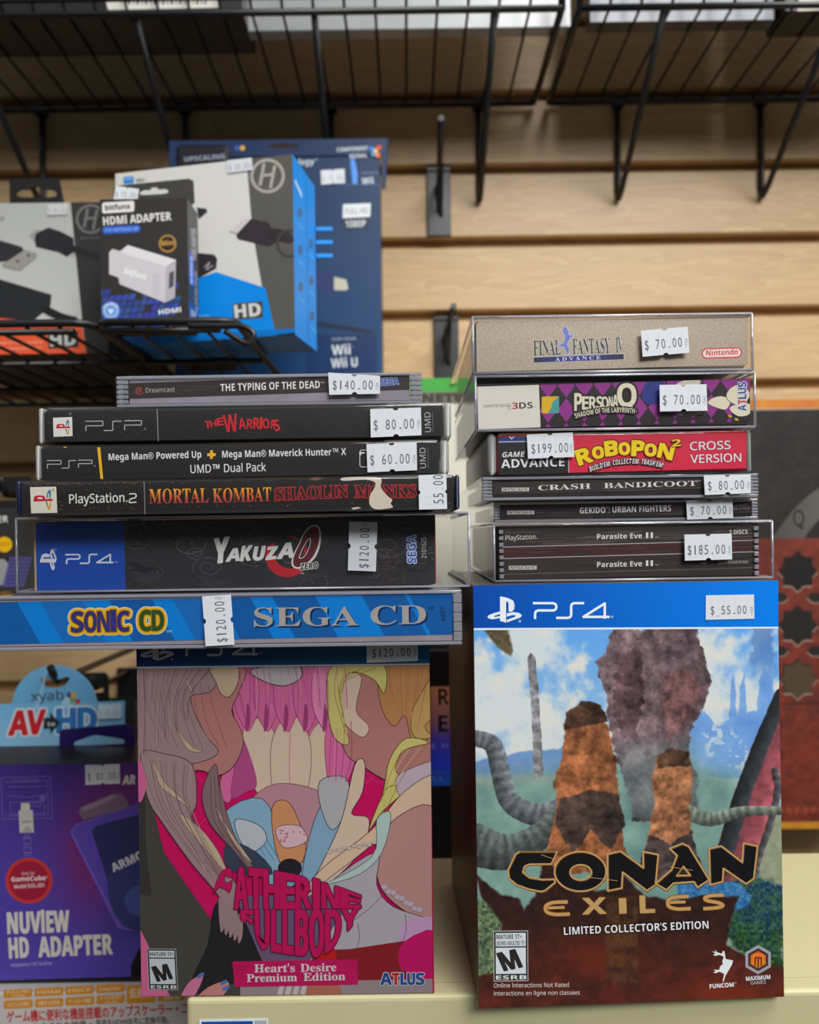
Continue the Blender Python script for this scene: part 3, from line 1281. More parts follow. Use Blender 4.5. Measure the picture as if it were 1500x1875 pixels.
p.stroke([(264, 882), (265.5, 942)], 1.3, (150, 150, 148))


def fire(x, y):
    t = np.clip((y - (896 - (x - 273) * .022)) / 26, 0, 1)
    a, b, c = np.array((250, 176, 40)), np.array((226, 100, 50)), np.array((176, 62, 60))
    return a * (1 - 2 * t) + b * 2 * t if t < .5 else b * (2 - 2 * t) + c * (2 * t - 1)


p.text('MORTAL', (273.5, 922), (382, 920), 26, fire, 's')
p.text('KOMBAT', (390, 920.5), (497, 917.5), 25.5, fire, 's')
p.text('SHAOLIN', (504, 916), (638, 910), 22, (52, 30, 30), 's', outline=(1.5, (188, 50, 58)))
p.text('MONKS', (650, 911), (762, 910), 22, (52, 30, 30), 's', outline=(1.5, (188, 50, 58)))
tear = [(624, 876), (642, 873.5), (690, 873.6), (699, 880), (697.5, 893), (711, 909), (718.5, 915), (715.5, 922.5), (720, 928.5), (708, 931.5), (687, 932.4), (676.5, 922.5), (678, 906), (685.5, 894), (687, 883.5), (669, 878.4), (630, 880.5)]
p.poly(smooth_loop(tear, 3), (214, 202, 184))
p.poly([(644, 930), (655, 928), (662, 930), (650, 933), (645, 933)], (200, 190, 172))
p.poly([(566, 876), (580, 874), (592, 876), (580, 880), (570, 879)], (120, 78, 66))
p.build('spine_insert', r, PAPER)
sticker(FR, [(767.5, 933), (766.5, 870), (817.5, 868), (819, 932)], ' 55.00', r, base=0.70, hh=0.36, textbox=(-0.04, 1.02), tax=False)

# ---------- boxed console game in a clear protector
r, F, FR = boxed_game('thick black and blue game carton in wide clear protector, middle of the left stack', LG, 0.335, 0.135, 27, 862, 1012, zB, zC_, (61.5, 797), (0.0014, 0.0020), (40, 38, 40))
q = [(61.5, 957), (797, 942.5), (799, 1068.5), (64, 1086)]
p = Print(F, clip=q)
p.poly(q, (44, 42, 45))
GREYS = [(78, 76, 80), (92, 88, 92), (20, 20, 24), (84, 60, 66)]
for i in range(60):            # a plain pattern of dark swirls
    cx, cy = 235 + RNG.random() * 560, 950 + RNG.random() * 125
    s, a0, tw = 8 + RNG.random() * 30, RNG.random() * 6.28, 1.4 + RNG.random() * 3
    P = [(cx + s * (1 - k / 18) * math.cos(a0 + tw * k / 6), cy + .7 * s * (1 - k / 18) * math.sin(a0 + tw * k / 6)) for k in range(16)]
    p.stroke(P, .8 + 1.6 * RNG.random(), GREYS[i % 4])
for i in range(14):
    cx, cy = 240 + RNG.random() * 540, 960 + RNG.random() * 110
    P = [(cx + (14 + 10 * math.cos(3 * t)) * math.cos(t) * 1.6, cy + (9 + 5 * math.sin(2 * t)) * math.sin(t)) for t in np.linspace(0, 6.28, 14)[:-1]]
    p.poly(P, ((26, 25, 28), (54, 50, 54))[i % 2], smooth=3)
p.poly([(61.5, 957), (227, 953.5), (230, 1081.5), (64, 1086)], lambda x, y: (8, 78 + (1000 - y) * .06, 186 + (1000 - y) * .12))
ps_mark(p, lambda u, v: (73 + 31 * v, 1044.5 - 40 * u), (234, 238, 244))
p.ell(101.5, 1006, 1.8, 1.8, None, 10, line=(200, 210, 230), lw=.6)
ps4_word(p, lambda u, v: (119.5 + 88 * u, 1033 - 0.8 * u - (1 - v) * 18.5), 3.0, (232, 236, 244))
p.text('TM', (209.5, 1031.5), (215.5, 1031.3), 3.5, (190, 204, 230))
# the ring and the brush zero
P1 = [(526 + 40 * math.cos(t), 1017 + 40 * math.sin(t)) for t in np.linspace(0.35, 3.6, 26)]
P2 = [(533 + 33 * math.cos(t), 1008 + 33 * math.sin(t)) for t in np.linspace(3.6, 0.35, 26)]
p.poly(P1 + P2, (206, 30, 44))
p.poly([(524, 981), (537, 981), (548, 988), (540, 987), (531, 984)], (176, 30, 40))
O1 = [(548, 994), (556, 976), (567, 964), (577, 961), (585, 966), (588, 980), (586, 1000), (578, 1020), (566, 1032), (553, 1040), (541, 1041), (534, 1034), (536, 1018)]
p.poly(O1, (238, 236, 232), smooth=4)
O2 = [(549, 996), (557, 979), (568, 966), (577, 963.5), (583, 968), (585, 981), (582, 1000), (574, 1018), (563, 1030), (551, 1037), (542, 1038), (537, 1032), (539, 1017)]
p.poly(O2, (104, 30, 36), smooth=4)
p.poly([(550, 1016), (555, 1003), (563, 990), (568, 986), (568, 996), (563, 1010), (556, 1020), (548, 1022)], (30, 26, 28), smooth=4, line=(236, 232, 228), lw=1.4)
p.poly([(554, 1018), (558, 1004), (563, 996), (561, 1010)], (206, 30, 44))
wb = (240, 238, 234)
for ch, a, b, h in (('Y', (397, 1031), (424, 1027), 44), ('A', (414, 1028), (438, 1026), 22), ('K', (440, 1027), (463, 1025), 26), ('U', (464, 1026), (487, 1024), 24), ('Z', (487, 1025), (510, 1022), 22), ('A', (508, 1023), (537, 1020), 26)):
    p.text(ch, a, b, h, wb, 'bi', bold=0.01, outline=(.8, wb), shear=0.05)
p.text('ZERO', (550, 1043.5), (583, 1040), 11, (24, 22, 24), 'bi', outline=(1.2, (232, 228, 224)))
p.text('TM', (550, 1052), (556.5, 1051.8), 3.6, (220, 216, 212))
p.text('SEGA', (762, 1031), (761, 980), 15.5, (40, 96, 196), 'b', outline=[(2.4, (36, 92, 190)), (1.4, (236, 240, 246))])
p.text('2101625', (781, 1022), (780, 984), 8.5, (224, 220, 214), 'l', bold=0.008)
p.poly([(61.5, 957), (65, 957), (67.5, 1086), (64, 1086)], (196, 166, 128))
p.poly([(795, 942.5), (797.2, 942.5), (799, 1068.5), (797, 1068.5)], (150, 40, 46))
p.build('spine_print', r, PAPER)
sticker(FR, [(637, 1044.5), (639.5, 955), (691.5, 956), (688.5, 1046.5)], '$120.00', r, base=0.56, hh=0.33, textbox=(0.05, 0.90), taxflip=True)

# ---------- long disc case, bottom of the left stack
r, F, FR = jewel_case('long blue-spined clear disc case, lowest and widest of the left stack', LG, 0.325, 0.135, -67, 848, 1137, zA, zB, (-55, 829), tray=LILACTRAY)
q = [(-55, 1104), (829, 1086), (829, 1161.5), (-55, 1181)]
p = Print(F, clip=q)
p.poly(q, (8, 128, 216))
DKB, MDB = (18, 92, 166), (26, 108, 188)
for x in (-62, 60, 188, 305, 388, 490, 655, 742):
    w = 78 if x != 388 else 60
    p.poly([(x, 1078), (x + w, 1076), (x + w + 62, 1185), (x + 62, 1187)], DKB if x not in (305, 60) else MDB)


def bubble(t, x0, x1, y, h, c, h2=None):
    n = len(t)
    wsum = sum({'I': .5}.get(c_, 1.0) for c_ in t)
    u = (x1 - x0) / wsum
    x = x0
    ps = []
    for ch in t:
        k = .5 if ch == 'I' else 1.0
        ps.append((ch, x + u * .04, x + u * k - u * .04))
        x += u * k
    for rr, oc in ((7.2, (232, 222, 196)), (5.6, (232, 178, 30)), (1.6, (128, 90, 30))):
        for ch, a, b in ps:
            v = y - (a - x0) * .014
            p.text(ch, (a, v), (b, v - .3), h, oc, 'b', outline=(rr, oc))
    for ch, a, b in ps:
        v = y - (a - x0) * .014
        p.text(ch, (a, v), (b, v - .3), h, c, 'b')


bubble('SONIC', 130, 238, 1157.5, 37, (52, 50, 128))
bubble('CD', 255, 301, 1155, 37, (38, 84, 40))
p.text('TM', (304, 1159), (314, 1158.8), 5, (200, 214, 232))
for dx, dy, c in ((3.2, 3.0, (14, 40, 84)), (0, 0, (168, 164, 160))):
    p.text('SEGA', (465 + dx, 1147 + dy), (656 + dx, 1145 + dy), 34, c, 's', bold=0.0)
    p.text('CD', (679 + dx, 1144 + dy), (781 + dx, 1142 + dy), 34, c, 's', bold=0.0)
p.text('TM', (783, 1116.5), (794, 1116), 6, (20, 46, 96), 'b')
p.text('4407', (816, 1138), (815, 1111.5), 8.5, (18, 46, 90), 'l', bold=0.012)
p.build('spine_insert', r, PAPER)
sticker(FR, [(376.5, 1183.4), (370, 1092), (423, 1088.6), (429.6, 1180.4)], '$120.00', r, base=0.58, hh=0.34, textbox=(0.05, 0.90), taxflip=True)

# =================================================================== RIGHT STACK
yA, yB, yC, yD, yE, yF, yG = -0.0235, 0.0035, 0.0133, 0.0244, 0.0438, 0.0692, 0.0955
HARD = clear_mat('hard_protector_plastic', (0.985, 0.985, 0.985), 0.05, 0.6, 0.05)

# ---------- champagne box
r, F, FR = boxed_game('sparkling champagne game carton in clear protector, topmost of the right stack', RG, 0.335, 0.125, 864, 1381, 628, yF, yG, (872, 1369), (0.0016, 0.0014), (176, 160, 142), cmat=FOIL, shell=HARD, bev=0.001)
q = [(872, 592), (1369, 577), (1369, 668), (873, 681)]
p = Print(F, clip=q)
p.poly(q, (176, 160, 142))
blk = (52, 50, 52)
for t, a, b, h in (('FINAL', (977.5, 651), (1027, 649.5), 27), ('FANTASY', (1049, 648.5), (1118, 646.5), 27.5), ('IV', (1128.5, 645.5), (1140.5, 645), 27.5)):
    p.text(t, a, b, h, blk, 's', bold=-0.012, outline=(0.8, (206, 200, 192)))
p.poly([(1033, 598), (1040, 602), (1043, 613), (1051, 611), (1045, 620), (1039, 630), (1043, 640), (1038, 650), (1033, 636), (1018, 634), (1031, 628), (1034, 616), (1030, 606)], (108, 122, 186), smooth=3, line=(196, 200, 222), lw=0.9)
p.poly([(976.5, 653.5), (1143.5, 647), (1143.5, 659), (976.5, 665)], (206, 202, 200))
p.poly([(977.5, 654.5), (1060, 651.2), (1060, 661), (977.5, 664)], lambda x, y: (44 + (x - 977) * .1, 46 + (x - 977) * .2, 66 + (x - 977) * .95), noclip=True)
p.poly([(1060, 651.2), (1142.5, 648), (1142.5, 658), (1060, 661)], lambda x, y: (44 + (1142 - x) * .1, 46 + (1142 - x) * .2, 66 + (1142 - x) * .95), noclip=True)
p.text('A D V A N C E', (1017, 661), (1100, 657.8), 6.6, (216, 214, 216), 's')
p.rrect(1286, 639, 1358, 656, 8, (236, 214, 208), tilt=.03, line=(206, 58, 62), lw=2.2)
p.text('Nintendo', (1293.5, 651), (1352, 648.5), 9.2, (206, 54, 60), 'b')
p.build('spine_print', r, FOIL)
sticker(FR, [(1173.8, 605.4), (1259.6, 598), (1262.6, 645.7), (1177, 653.4)], '$ 70.00', r, base=0.57, hh=0.36, textbox=(0.05, 0.88))

# ---------- purple chequered box
r, F, FR = boxed_game('purple and black diamond-patterned game carton in clear protector, second in the right stack', RG, 0.335, 0.140, 869, 1386, 735, yE, yF, (874, 1373), (0.0014, 0.0034), (36, 30, 34), shell=HARD)
q = [(874, 708), (1373, 693), (1374, 771.5), (876, 786)]
p = Print(F, clip=q)
p.poly(q, (44, 36, 40))
for i in range(13):
    for j in range(-1, 4):
        cx = 988 + i * 33.2 + 16
        cy = 707 + j * 45 - (i * 33) * .03
        if i >= 11 and j > 0:
            continue
        p.poly([(cx - 16, cy), (cx, cy - 22), (cx + 16, cy), (cx, cy + 22)], (146, 46, 138))
p.poly([(874, 708), (987, 704.5), (990, 782.5), (876, 786)], (226, 220, 208))
p.text('NINTENDO', (886, 746.5), (934, 744.8), 5.2, (88, 84, 84), 'l')
p.rrect(930.5, 739, 935.5, 743.5, 1, (226, 220, 208), line=(90, 84, 84), lw=.6)
p.rrect(930.5, 745, 935.5, 749.5, 1, (226, 220, 208), line=(90, 84, 84), lw=.6)
p.text('3', (938, 749), (949, 748.6), 11.5, (176, 44, 46), 'b')
p.text('DS', (951, 748.5), (976, 747.5), 11.5, (70, 66, 68), 'b')
p.text('TM', (977.5, 747), (982, 747), 2.6, (110, 106, 104))
p.rrect(992, 726, 1024, 757, 3, (226, 178, 30))
p.poly([(1024, 725), (1024, 754), (1021, 757), (1003, 757), (1010, 746), (1012, 736)], (72, 158, 156))
p.poly([(1176, 722), (1182, 702), (1198, 695), (1214, 699), (1222, 715), (1214, 734), (1196, 741), (1180, 735)], (42, 52, 132), smooth=4)
p.poly([(1240, 702), (1258, 695), (1278, 693), (1281, 703), (1244, 707)], (214, 206, 182), smooth=3)
CRM = (226, 218, 190)
p.poly([(1238, 756), (1264, 752), (1286, 755), (1276, 760), (1250, 761)], (150, 140, 128), smooth=3)
p.poly([(1296, 738), (1304, 729), (1322, 725), (1338, 733), (1330, 750), (1310, 746)], CRM, smooth=4, line=(50, 42, 44), lw=1)
p.poly([(1336, 712), (1352, 704), (1368, 712), (1374, 724), (1360, 742), (1340, 738), (1330, 726)], CRM, smooth=3, line=(50, 42, 44), lw=1)
p.poly([(1336, 748), (1352, 740), (1374, 740), (1373, 758), (1352, 762)], CRM, smooth=3)
p.ell(1337, 762, 4, 2.2, (206, 178, 50), 12, rot=.4)
p.ell(1349, 768, 4, 2.2, (206, 178, 50), 12, rot=.4)
for k in (0, 1):
    kw = dict(outline=(4.2, (34, 28, 32))) if k == 0 else {}
    for ch, a, b, h in (('P', (1052, 752), (1066, 752), 32), ('E', (1066, 750), (1078, 750), 24), ('R', (1079, 749), (1092, 749), 23), ('S', (1092, 748), (1103, 748), 22), ('O', (1103, 748), (1115, 747), 21), ('N', (1115, 747), (1122, 747), 21), ('A', (1122, 746), (1132, 746), 23), ('Q', (1131, 745), (1166, 744), 42)):
        p.text(ch, a, b, h, CRM, 'b', bold=0.008 if k else 0.0, **kw)


def arcw(x0, x1, y0, ym, y1, h, sh=0.0):
    def w(u, v):
        y = (1 - u) ** 2 * y0 + 2 * u * (1 - u) * ym + u * u * y1
        dy = 2 * (1 - u) * (ym - y0) + 2 * u * (y1 - ym)
        dx = x1 - x0
        l = math.hypot(dx, dy)
        return (x0 + u * dx + v * h * dy / l + sh * v * h, y - v * h * dx / l)
    return w


p.text('SHADOW OF THE LABYRINTH', (0, 0), (1, 0), 10, CRM, 'b', outline=(2.2, (34, 28, 32)), warp=arcw(1054, 1162, 766, 750, 757, 9))
lt = lambda ch, y0, y1, c: p.text(ch, (1367, y0), (1366.6, y1), 15, c, 'b', outline=(1.4, (228, 226, 230)))
for ch, y0, y1, c in (('A', 752, 741, (44, 70, 150)), ('T', 740, 730, (200, 44, 48)), ('L', 730, 721, (44, 70, 150)), ('U', 720, 710, (44, 70, 150)), ('S', 709, 699, (44, 70, 150))):
    lt(ch, y0, y1, c)
p.build('spine_print', r, PAPER)
sticker(FR, [(1207.9, 704.7), (1294, 703.4), (1295.7, 752), (1208.7, 753.5)], '$ 70.00', r, base=0.57, hh=0.36, textbox=(0.05, 0.88))

# ---------- red handheld case
r, F, FR = keep_case('handheld game case with red and black spine and bubbly yellow title, right stack', RG, 0.337, 0.125, 893, 1378, 828, yD, yE, (912, 1367), core=(200, 40, 66), bev=0.0035)
q = [(912, 800), (1367, 788), (1367, 857.5), (914, 869)]
p = Print(F, clip=q)
p.poly(q, (216, 44, 72))
p.poly([(912, 800), (1040, 797), (1041, 866), (914, 869)], (40, 40, 42))
p.poly([(912, 800), (1040, 797), (1040, 806), (913, 808)], (44, 56, 116))
p.poly([(913, 808), (1040, 806), (1040, 808), (913, 810.5)], (170, 184, 216))
p.poly([(931, 799), (937, 805), (943, 799), (940, 799), (937, 802), (934, 799)], (206, 212, 232))
p.stroke([(1040.6, 797), (1041.6, 866)], 1.2, (220, 206, 206))
p.text('GAME BOY', (920, 837.5), (996, 835), 9.5, (230, 230, 232), 'bi')
p.text('ADVANCE', (918, 857), (1034, 853.5), 15.5, (236, 236, 238), 'b')
yel = (244, 210, 30)
for ch, a, b, h in (('R', (1061, 852), (1086, 844), 27), ('O', (1087, 840), (1107, 837), 20), ('B', (1110, 835), (1133, 832), 26), ('O', (1135, 833), (1154, 831), 21), ('P', (1157, 834), (1180, 835), 27), ('O', (1181, 834), (1201, 835), 21), ('N', (1204, 836), (1230, 842), 25)):
    p.text(ch, a, b, h, yel, 'b', outline=[(3.2, (112, 34, 26)), (1.3, yel)])
p.text('2', (1231, 818), (1248, 816), 12.5, yel, 'b', outline=(1.6, (120, 46, 30)))
p.text("BUILD'EM. COLLECT'EM. TRASH'EM!", (0, 0), (1, 0), 9, (230, 224, 226), 'bi', outline=(1.2, (50, 26, 34)), warp=arcw(1081, 1214, 864, 838, 857, 9.5))
p.text('CROSS', (1264, 824.5), (1338, 822), 15, (240, 228, 230), 'l', bold=0.018, outline=(.8, (120, 30, 50)))
p.text('VERSION', (1265, 848), (1357.5, 845), 15, (240, 228, 230), 'l', bold=0.018, outline=(.8, (120, 30, 50)))
p.build('spine_insert', r, PAPER)
sticker(FR, [(964.8, 795.7), (1049, 791.6), (1052, 836.7), (967, 840)], '$199.00', r, base=0.60, hh=0.38, textbox=(0.07, 0.90))


def rating_strip(p, x0, y0, x1, y1):
    p.poly([(x0, y0), (x1, y0 - .4), (x1, y1 - .4), (x0, y1)], (204, 198, 190))
    xm = x0 + (x1 - x0) * .58
    p.stroke([(xm, y0), (xm, y1)], .8, (60, 52, 52))
    h = (y1 - y0) * .66
    p.text('NTSC', (x0 + 3, y1 - (y1 - y0) * .18), (xm - 2, y1 - (y1 - y0) * .2), h, (64, 56, 56), 'b')
    p.text('U/C', (xm + 2, y1 - (y1 - y0) * .2), (x1 - 2, y1 - (y1 - y0) * .24), h, (64, 56, 56), 'b')


def grain(p, x0, x1, y0, y1, n, cols):
    for i in range(n):
        x = x0 + RNG.random() * (x1 - x0)
        y = y0 + RNG.random() * (y1 - y0) - (x - x0) * .014
        L = 20 + RNG.random() * 90
        p.stroke([(x, y), (min(x + L, x1), y - .014 * L + RNG.random() - .5)], .7 + RNG.random(), cols[i % len(cols)], disc=False)


BRW = [(70, 60, 58), (58, 50, 50), (78, 70, 66), (48, 42, 44)]
# ---------- disc case with wide serif title
r, F, FR = jewel_case('clear disc case with wide white serif title, directly under the red-spined case', RG, 0.338, 0.142, 882, 1392, 893, yC, yD, (903, 1373))
q = [(903, 884), (1373, 870), (1373, 893), (903, 906)]
p = Print(F, clip=q)
p.poly(q, (58, 50, 50))
grain(p, 903, 1373, 886, 904, 40, BRW)
rating_strip(p, 919, 893, 969, 899.8)
sr = (226, 220, 212)
p.text('CRASH', (986, 898), (1082, 894.6), 9.5, sr, 's')
p.text('BANDICOOT', (1106, 894), (1277, 889.5), 9.5, sr, 's')
p.text('TM', (1278, 882), (1284, 881.8), 2.6, sr)
p.build('spine_insert', r, PAPER)
sticker(FR, [(1288.8, 870.3), (1375, 868.5), (1375, 903), (1291, 906.5)], '$_80.00', r, base=0.54, hh=0.46, textbox=(0.06, 0.88))

# ---------- disc case set further back
r, F, FR = jewel_case('clear disc case with condensed white capitals, just above the double disc set', RG, 0.343, 0.130, 904, 1391, 935, yB, yC, (917, 1377))
q = [(917, 928), (1377, 914), (1377, 940), (917, 954)]
p = Print(F, clip=q)
p.poly(q, (48, 42, 43))
grain(p, 917, 1377, 930, 952, 40, BRW)
rating_strip(p, 929, 935, 978.5, 942)
p.text('GEKIDO', (1062, 940.5), (1109, 939), 11, (232, 228, 224), 'b')
p.text('TM', (1110, 931), (1115, 931), 2.6, sr)
p.text(': URBAN FIGHTERS', (1115, 938.8), (1229, 936), 11, (232, 228, 224), 'b')
p.text('SLUS-00970', (1340, 928), (1368, 926.8), 4.2, (150, 142, 140), 'b')
p.text('PSX-1110-0', (1340, 934), (1373, 932.4), 4.2, (150, 142, 140), 'b')
p.build('spine_insert', r, PAPER)
sticker(FR, [(1256.6, 916.3), (1341.3, 913.5), (1343, 948.5), (1258.5, 951.5)], '$_70.00', r, base=0.56, hh=0.44, textbox=(0.06, 0.88))

# ---------- double disc set in a clear sleeve
r, F, FR = boxed_game('double disc set with $185.00 sticker in clear protector, lowest in the right stack', RG, 0.342, 0.140, 903, 1418, 1009, yA, yB, (914, 1388), (0.0010, 0.0012), (54, 46, 46), shell=HARD)
q = [(914, 972), (1388, 958), (1388, 1050), (914, 1062)]
p = Print(F, clip=q)
p.poly(q, (60, 52, 52))
grain(p, 914, 1388, 974, 1004, 70, [(92, 84, 82), (80, 70, 68), (104, 92, 88), (70, 60, 60)])
p.poly([(914, 1003), (1388, 990), (1388, 1008), (914, 1022)], (74, 46, 46))
grain(p, 914, 1388, 1004, 1020, 40, [(92, 60, 56), (60, 40, 42), (70, 70, 62), (46, 42, 44)])
for y in (1002, 1023):
    p.stroke([(914, y), (1388, y - 13)], 1.8, (168, 166, 168), disc=False)
grain(p, 914, 1388, 1026, 1050, 60, BRW)
p.stroke([(914, 1052), (1388, 1039)], 1.0, (120, 112, 112), disc=False)
p.text('PlayStation', (926, 989.5), (981, 987), 8.8, (222, 216, 208), 'l', bold=0.006)
p.ell(983.5, 986, 1.0, 1.0, (200, 196, 190), 8)
for y in (987.5, 1038.6):
    p.text('Parasite Eve', (1093.5, y), (1176, y - 2), 9.5, (234, 230, 224), 'b')
    for xx in (1183, 1191.5):
        p.poly([(xx, y - 12.6), (xx + 4.4, y - 12.7), (xx + 4.4, y - 2.3), (xx, y - 2.2)], (234, 230, 224))
    p.text('TM', (1200, y - 2.5), (1206, y - 2.6), 2.8, (190, 184, 178))
rating_strip(p, 932, 1036, 983, 1043.4)
p.text('2 DISCS', (1335.5, 978.5), (1369.5, 977.3), 7.6, (220, 214, 206), 'b')
p.text('SLUS-01042/01055', (1315.5, 1033), (1370.5, 1031.4), 5.4, (160, 154, 150), 'b')
p.build('spine_print', r, PAPER)
for xx in (918, 1384):
    m = Mesh()
    a, b = U(xx - 4, 1010, 0.3437), U(xx + 4, 1010, 0.3437)
    for k in range(8):
        z = H + yA + 0.002 + k * 0.0029
        m.box((a[0], 0.3426, z), (b[0], 0.3438, z + 0.0017), 0.0002, 1)
    m.build('hinge', EDGE, r)
sticker(FR, [(1253.4, 978.8), (1340, 977), (1341, 1024.3), (1254.3, 1026.6)], '$185.00', r, base=0.60, hh=0.36, textbox=(0.05, 0.88))

# =================================================================== THE TWO BIG UPRIGHT BOXES
BG = 'big upright game boxes'


def esrb(p, M, top2=False):
    """the age rating box; M maps the unit square onto it"""
    def q(u0, v0, u1, v1, c):
        p.poly([M(u0, v0), M(u1, v0), M(u1, v1), M(u0, v1)], c)
    dark = (44, 42, 40)
    lite = (214, 222, 228)
    q(0, 0, 1, 1, (196, 200, 200))
    q(.02, .014, .98, .986, dark)
    tb = .31 if top2 else .215
    q(.065, .045, .935, tb, lite)
    q(.065, tb + .025, .935, .855, lite)
    if top2:
        p.text('MATURE 17+', M(.09, .165), M(.82, .165), (M(0, .165)[1] - M(0, .075)[1]), dark, 'b')
        p.text('JEUNES ADULTES 17+', M(.09, .285), M(.92, .285), (M(0, .285)[1] - M(0, .205)[1]), dark, 'b')
    else:
        p.text('MATURE 17+', M(.09, .175), M(.91, .175), (M(0, .175)[1] - M(0, .085)[1]), dark, 'b')
    a, b = M(.31, .79), M(.83, .715)
    p.text('M', a, b, abs(M(0, .79)[1] - M(0, .43)[1]), dark, 'b', bold=.03, shear=-.20)
    p.text('ESRB', M(.07, .965), M(.95, .965), abs(M(0, .965)[1] - M(0, .885)[1]), (226, 230, 232), 'b', bold=.01)


# ---------- right box (stands proud of the shelf edge)
ML = U(872, 1460, 0.330)
MR = U(1431, 1460, 0.3355)
n = np.array([(MR - ML)[1], -(MR - ML)[0], 0.0])
n /= np.linalg.norm(n)
FB = Face(ML, n)
ztop = H + yA
tl, tr = np.array([ML[0], ML[1], ztop]), np.array([MR[0], MR[1], ztop])
bl, br_ = np.array([ML[0], ML[1], ZC + .0003]), np.array([MR[0], MR[1], ZC + .0003])
dv = -n * 0.118
r = root('game_box', ((ML[0] + MR[0]) / 2, ML[1], ZC), 'upright game box with blue top band and painted rocky landscape, under the right stack', 'game box', BG)
Mesh().hexa([tl, tr, br_, bl], [q + dv for q in (tl, tr, br_, bl)], 0.0007, 2).build('carton', PAPER, r, ink=(70, 56, 44))


def toPX(P):
    """pixel of a point, used to lay ink right up to a sheet's own corners"""
    v = np.asarray(P) - EYE
    x, z = v[0] / v[1] * FPX, v[2] / v[1] * FPX
    return np.array([CX + x * CA - z * SA, CY - (x * SA + z * CA)])


Q = [toPX(q) for q in (tl, tr, br_, bl)]
print('right box px', [tuple(np.round(q, 1)) for q in Q])
p = Print(FB, clip=Q)


def bandy(x, y0):
    return y0 - (x - 872) * .0045


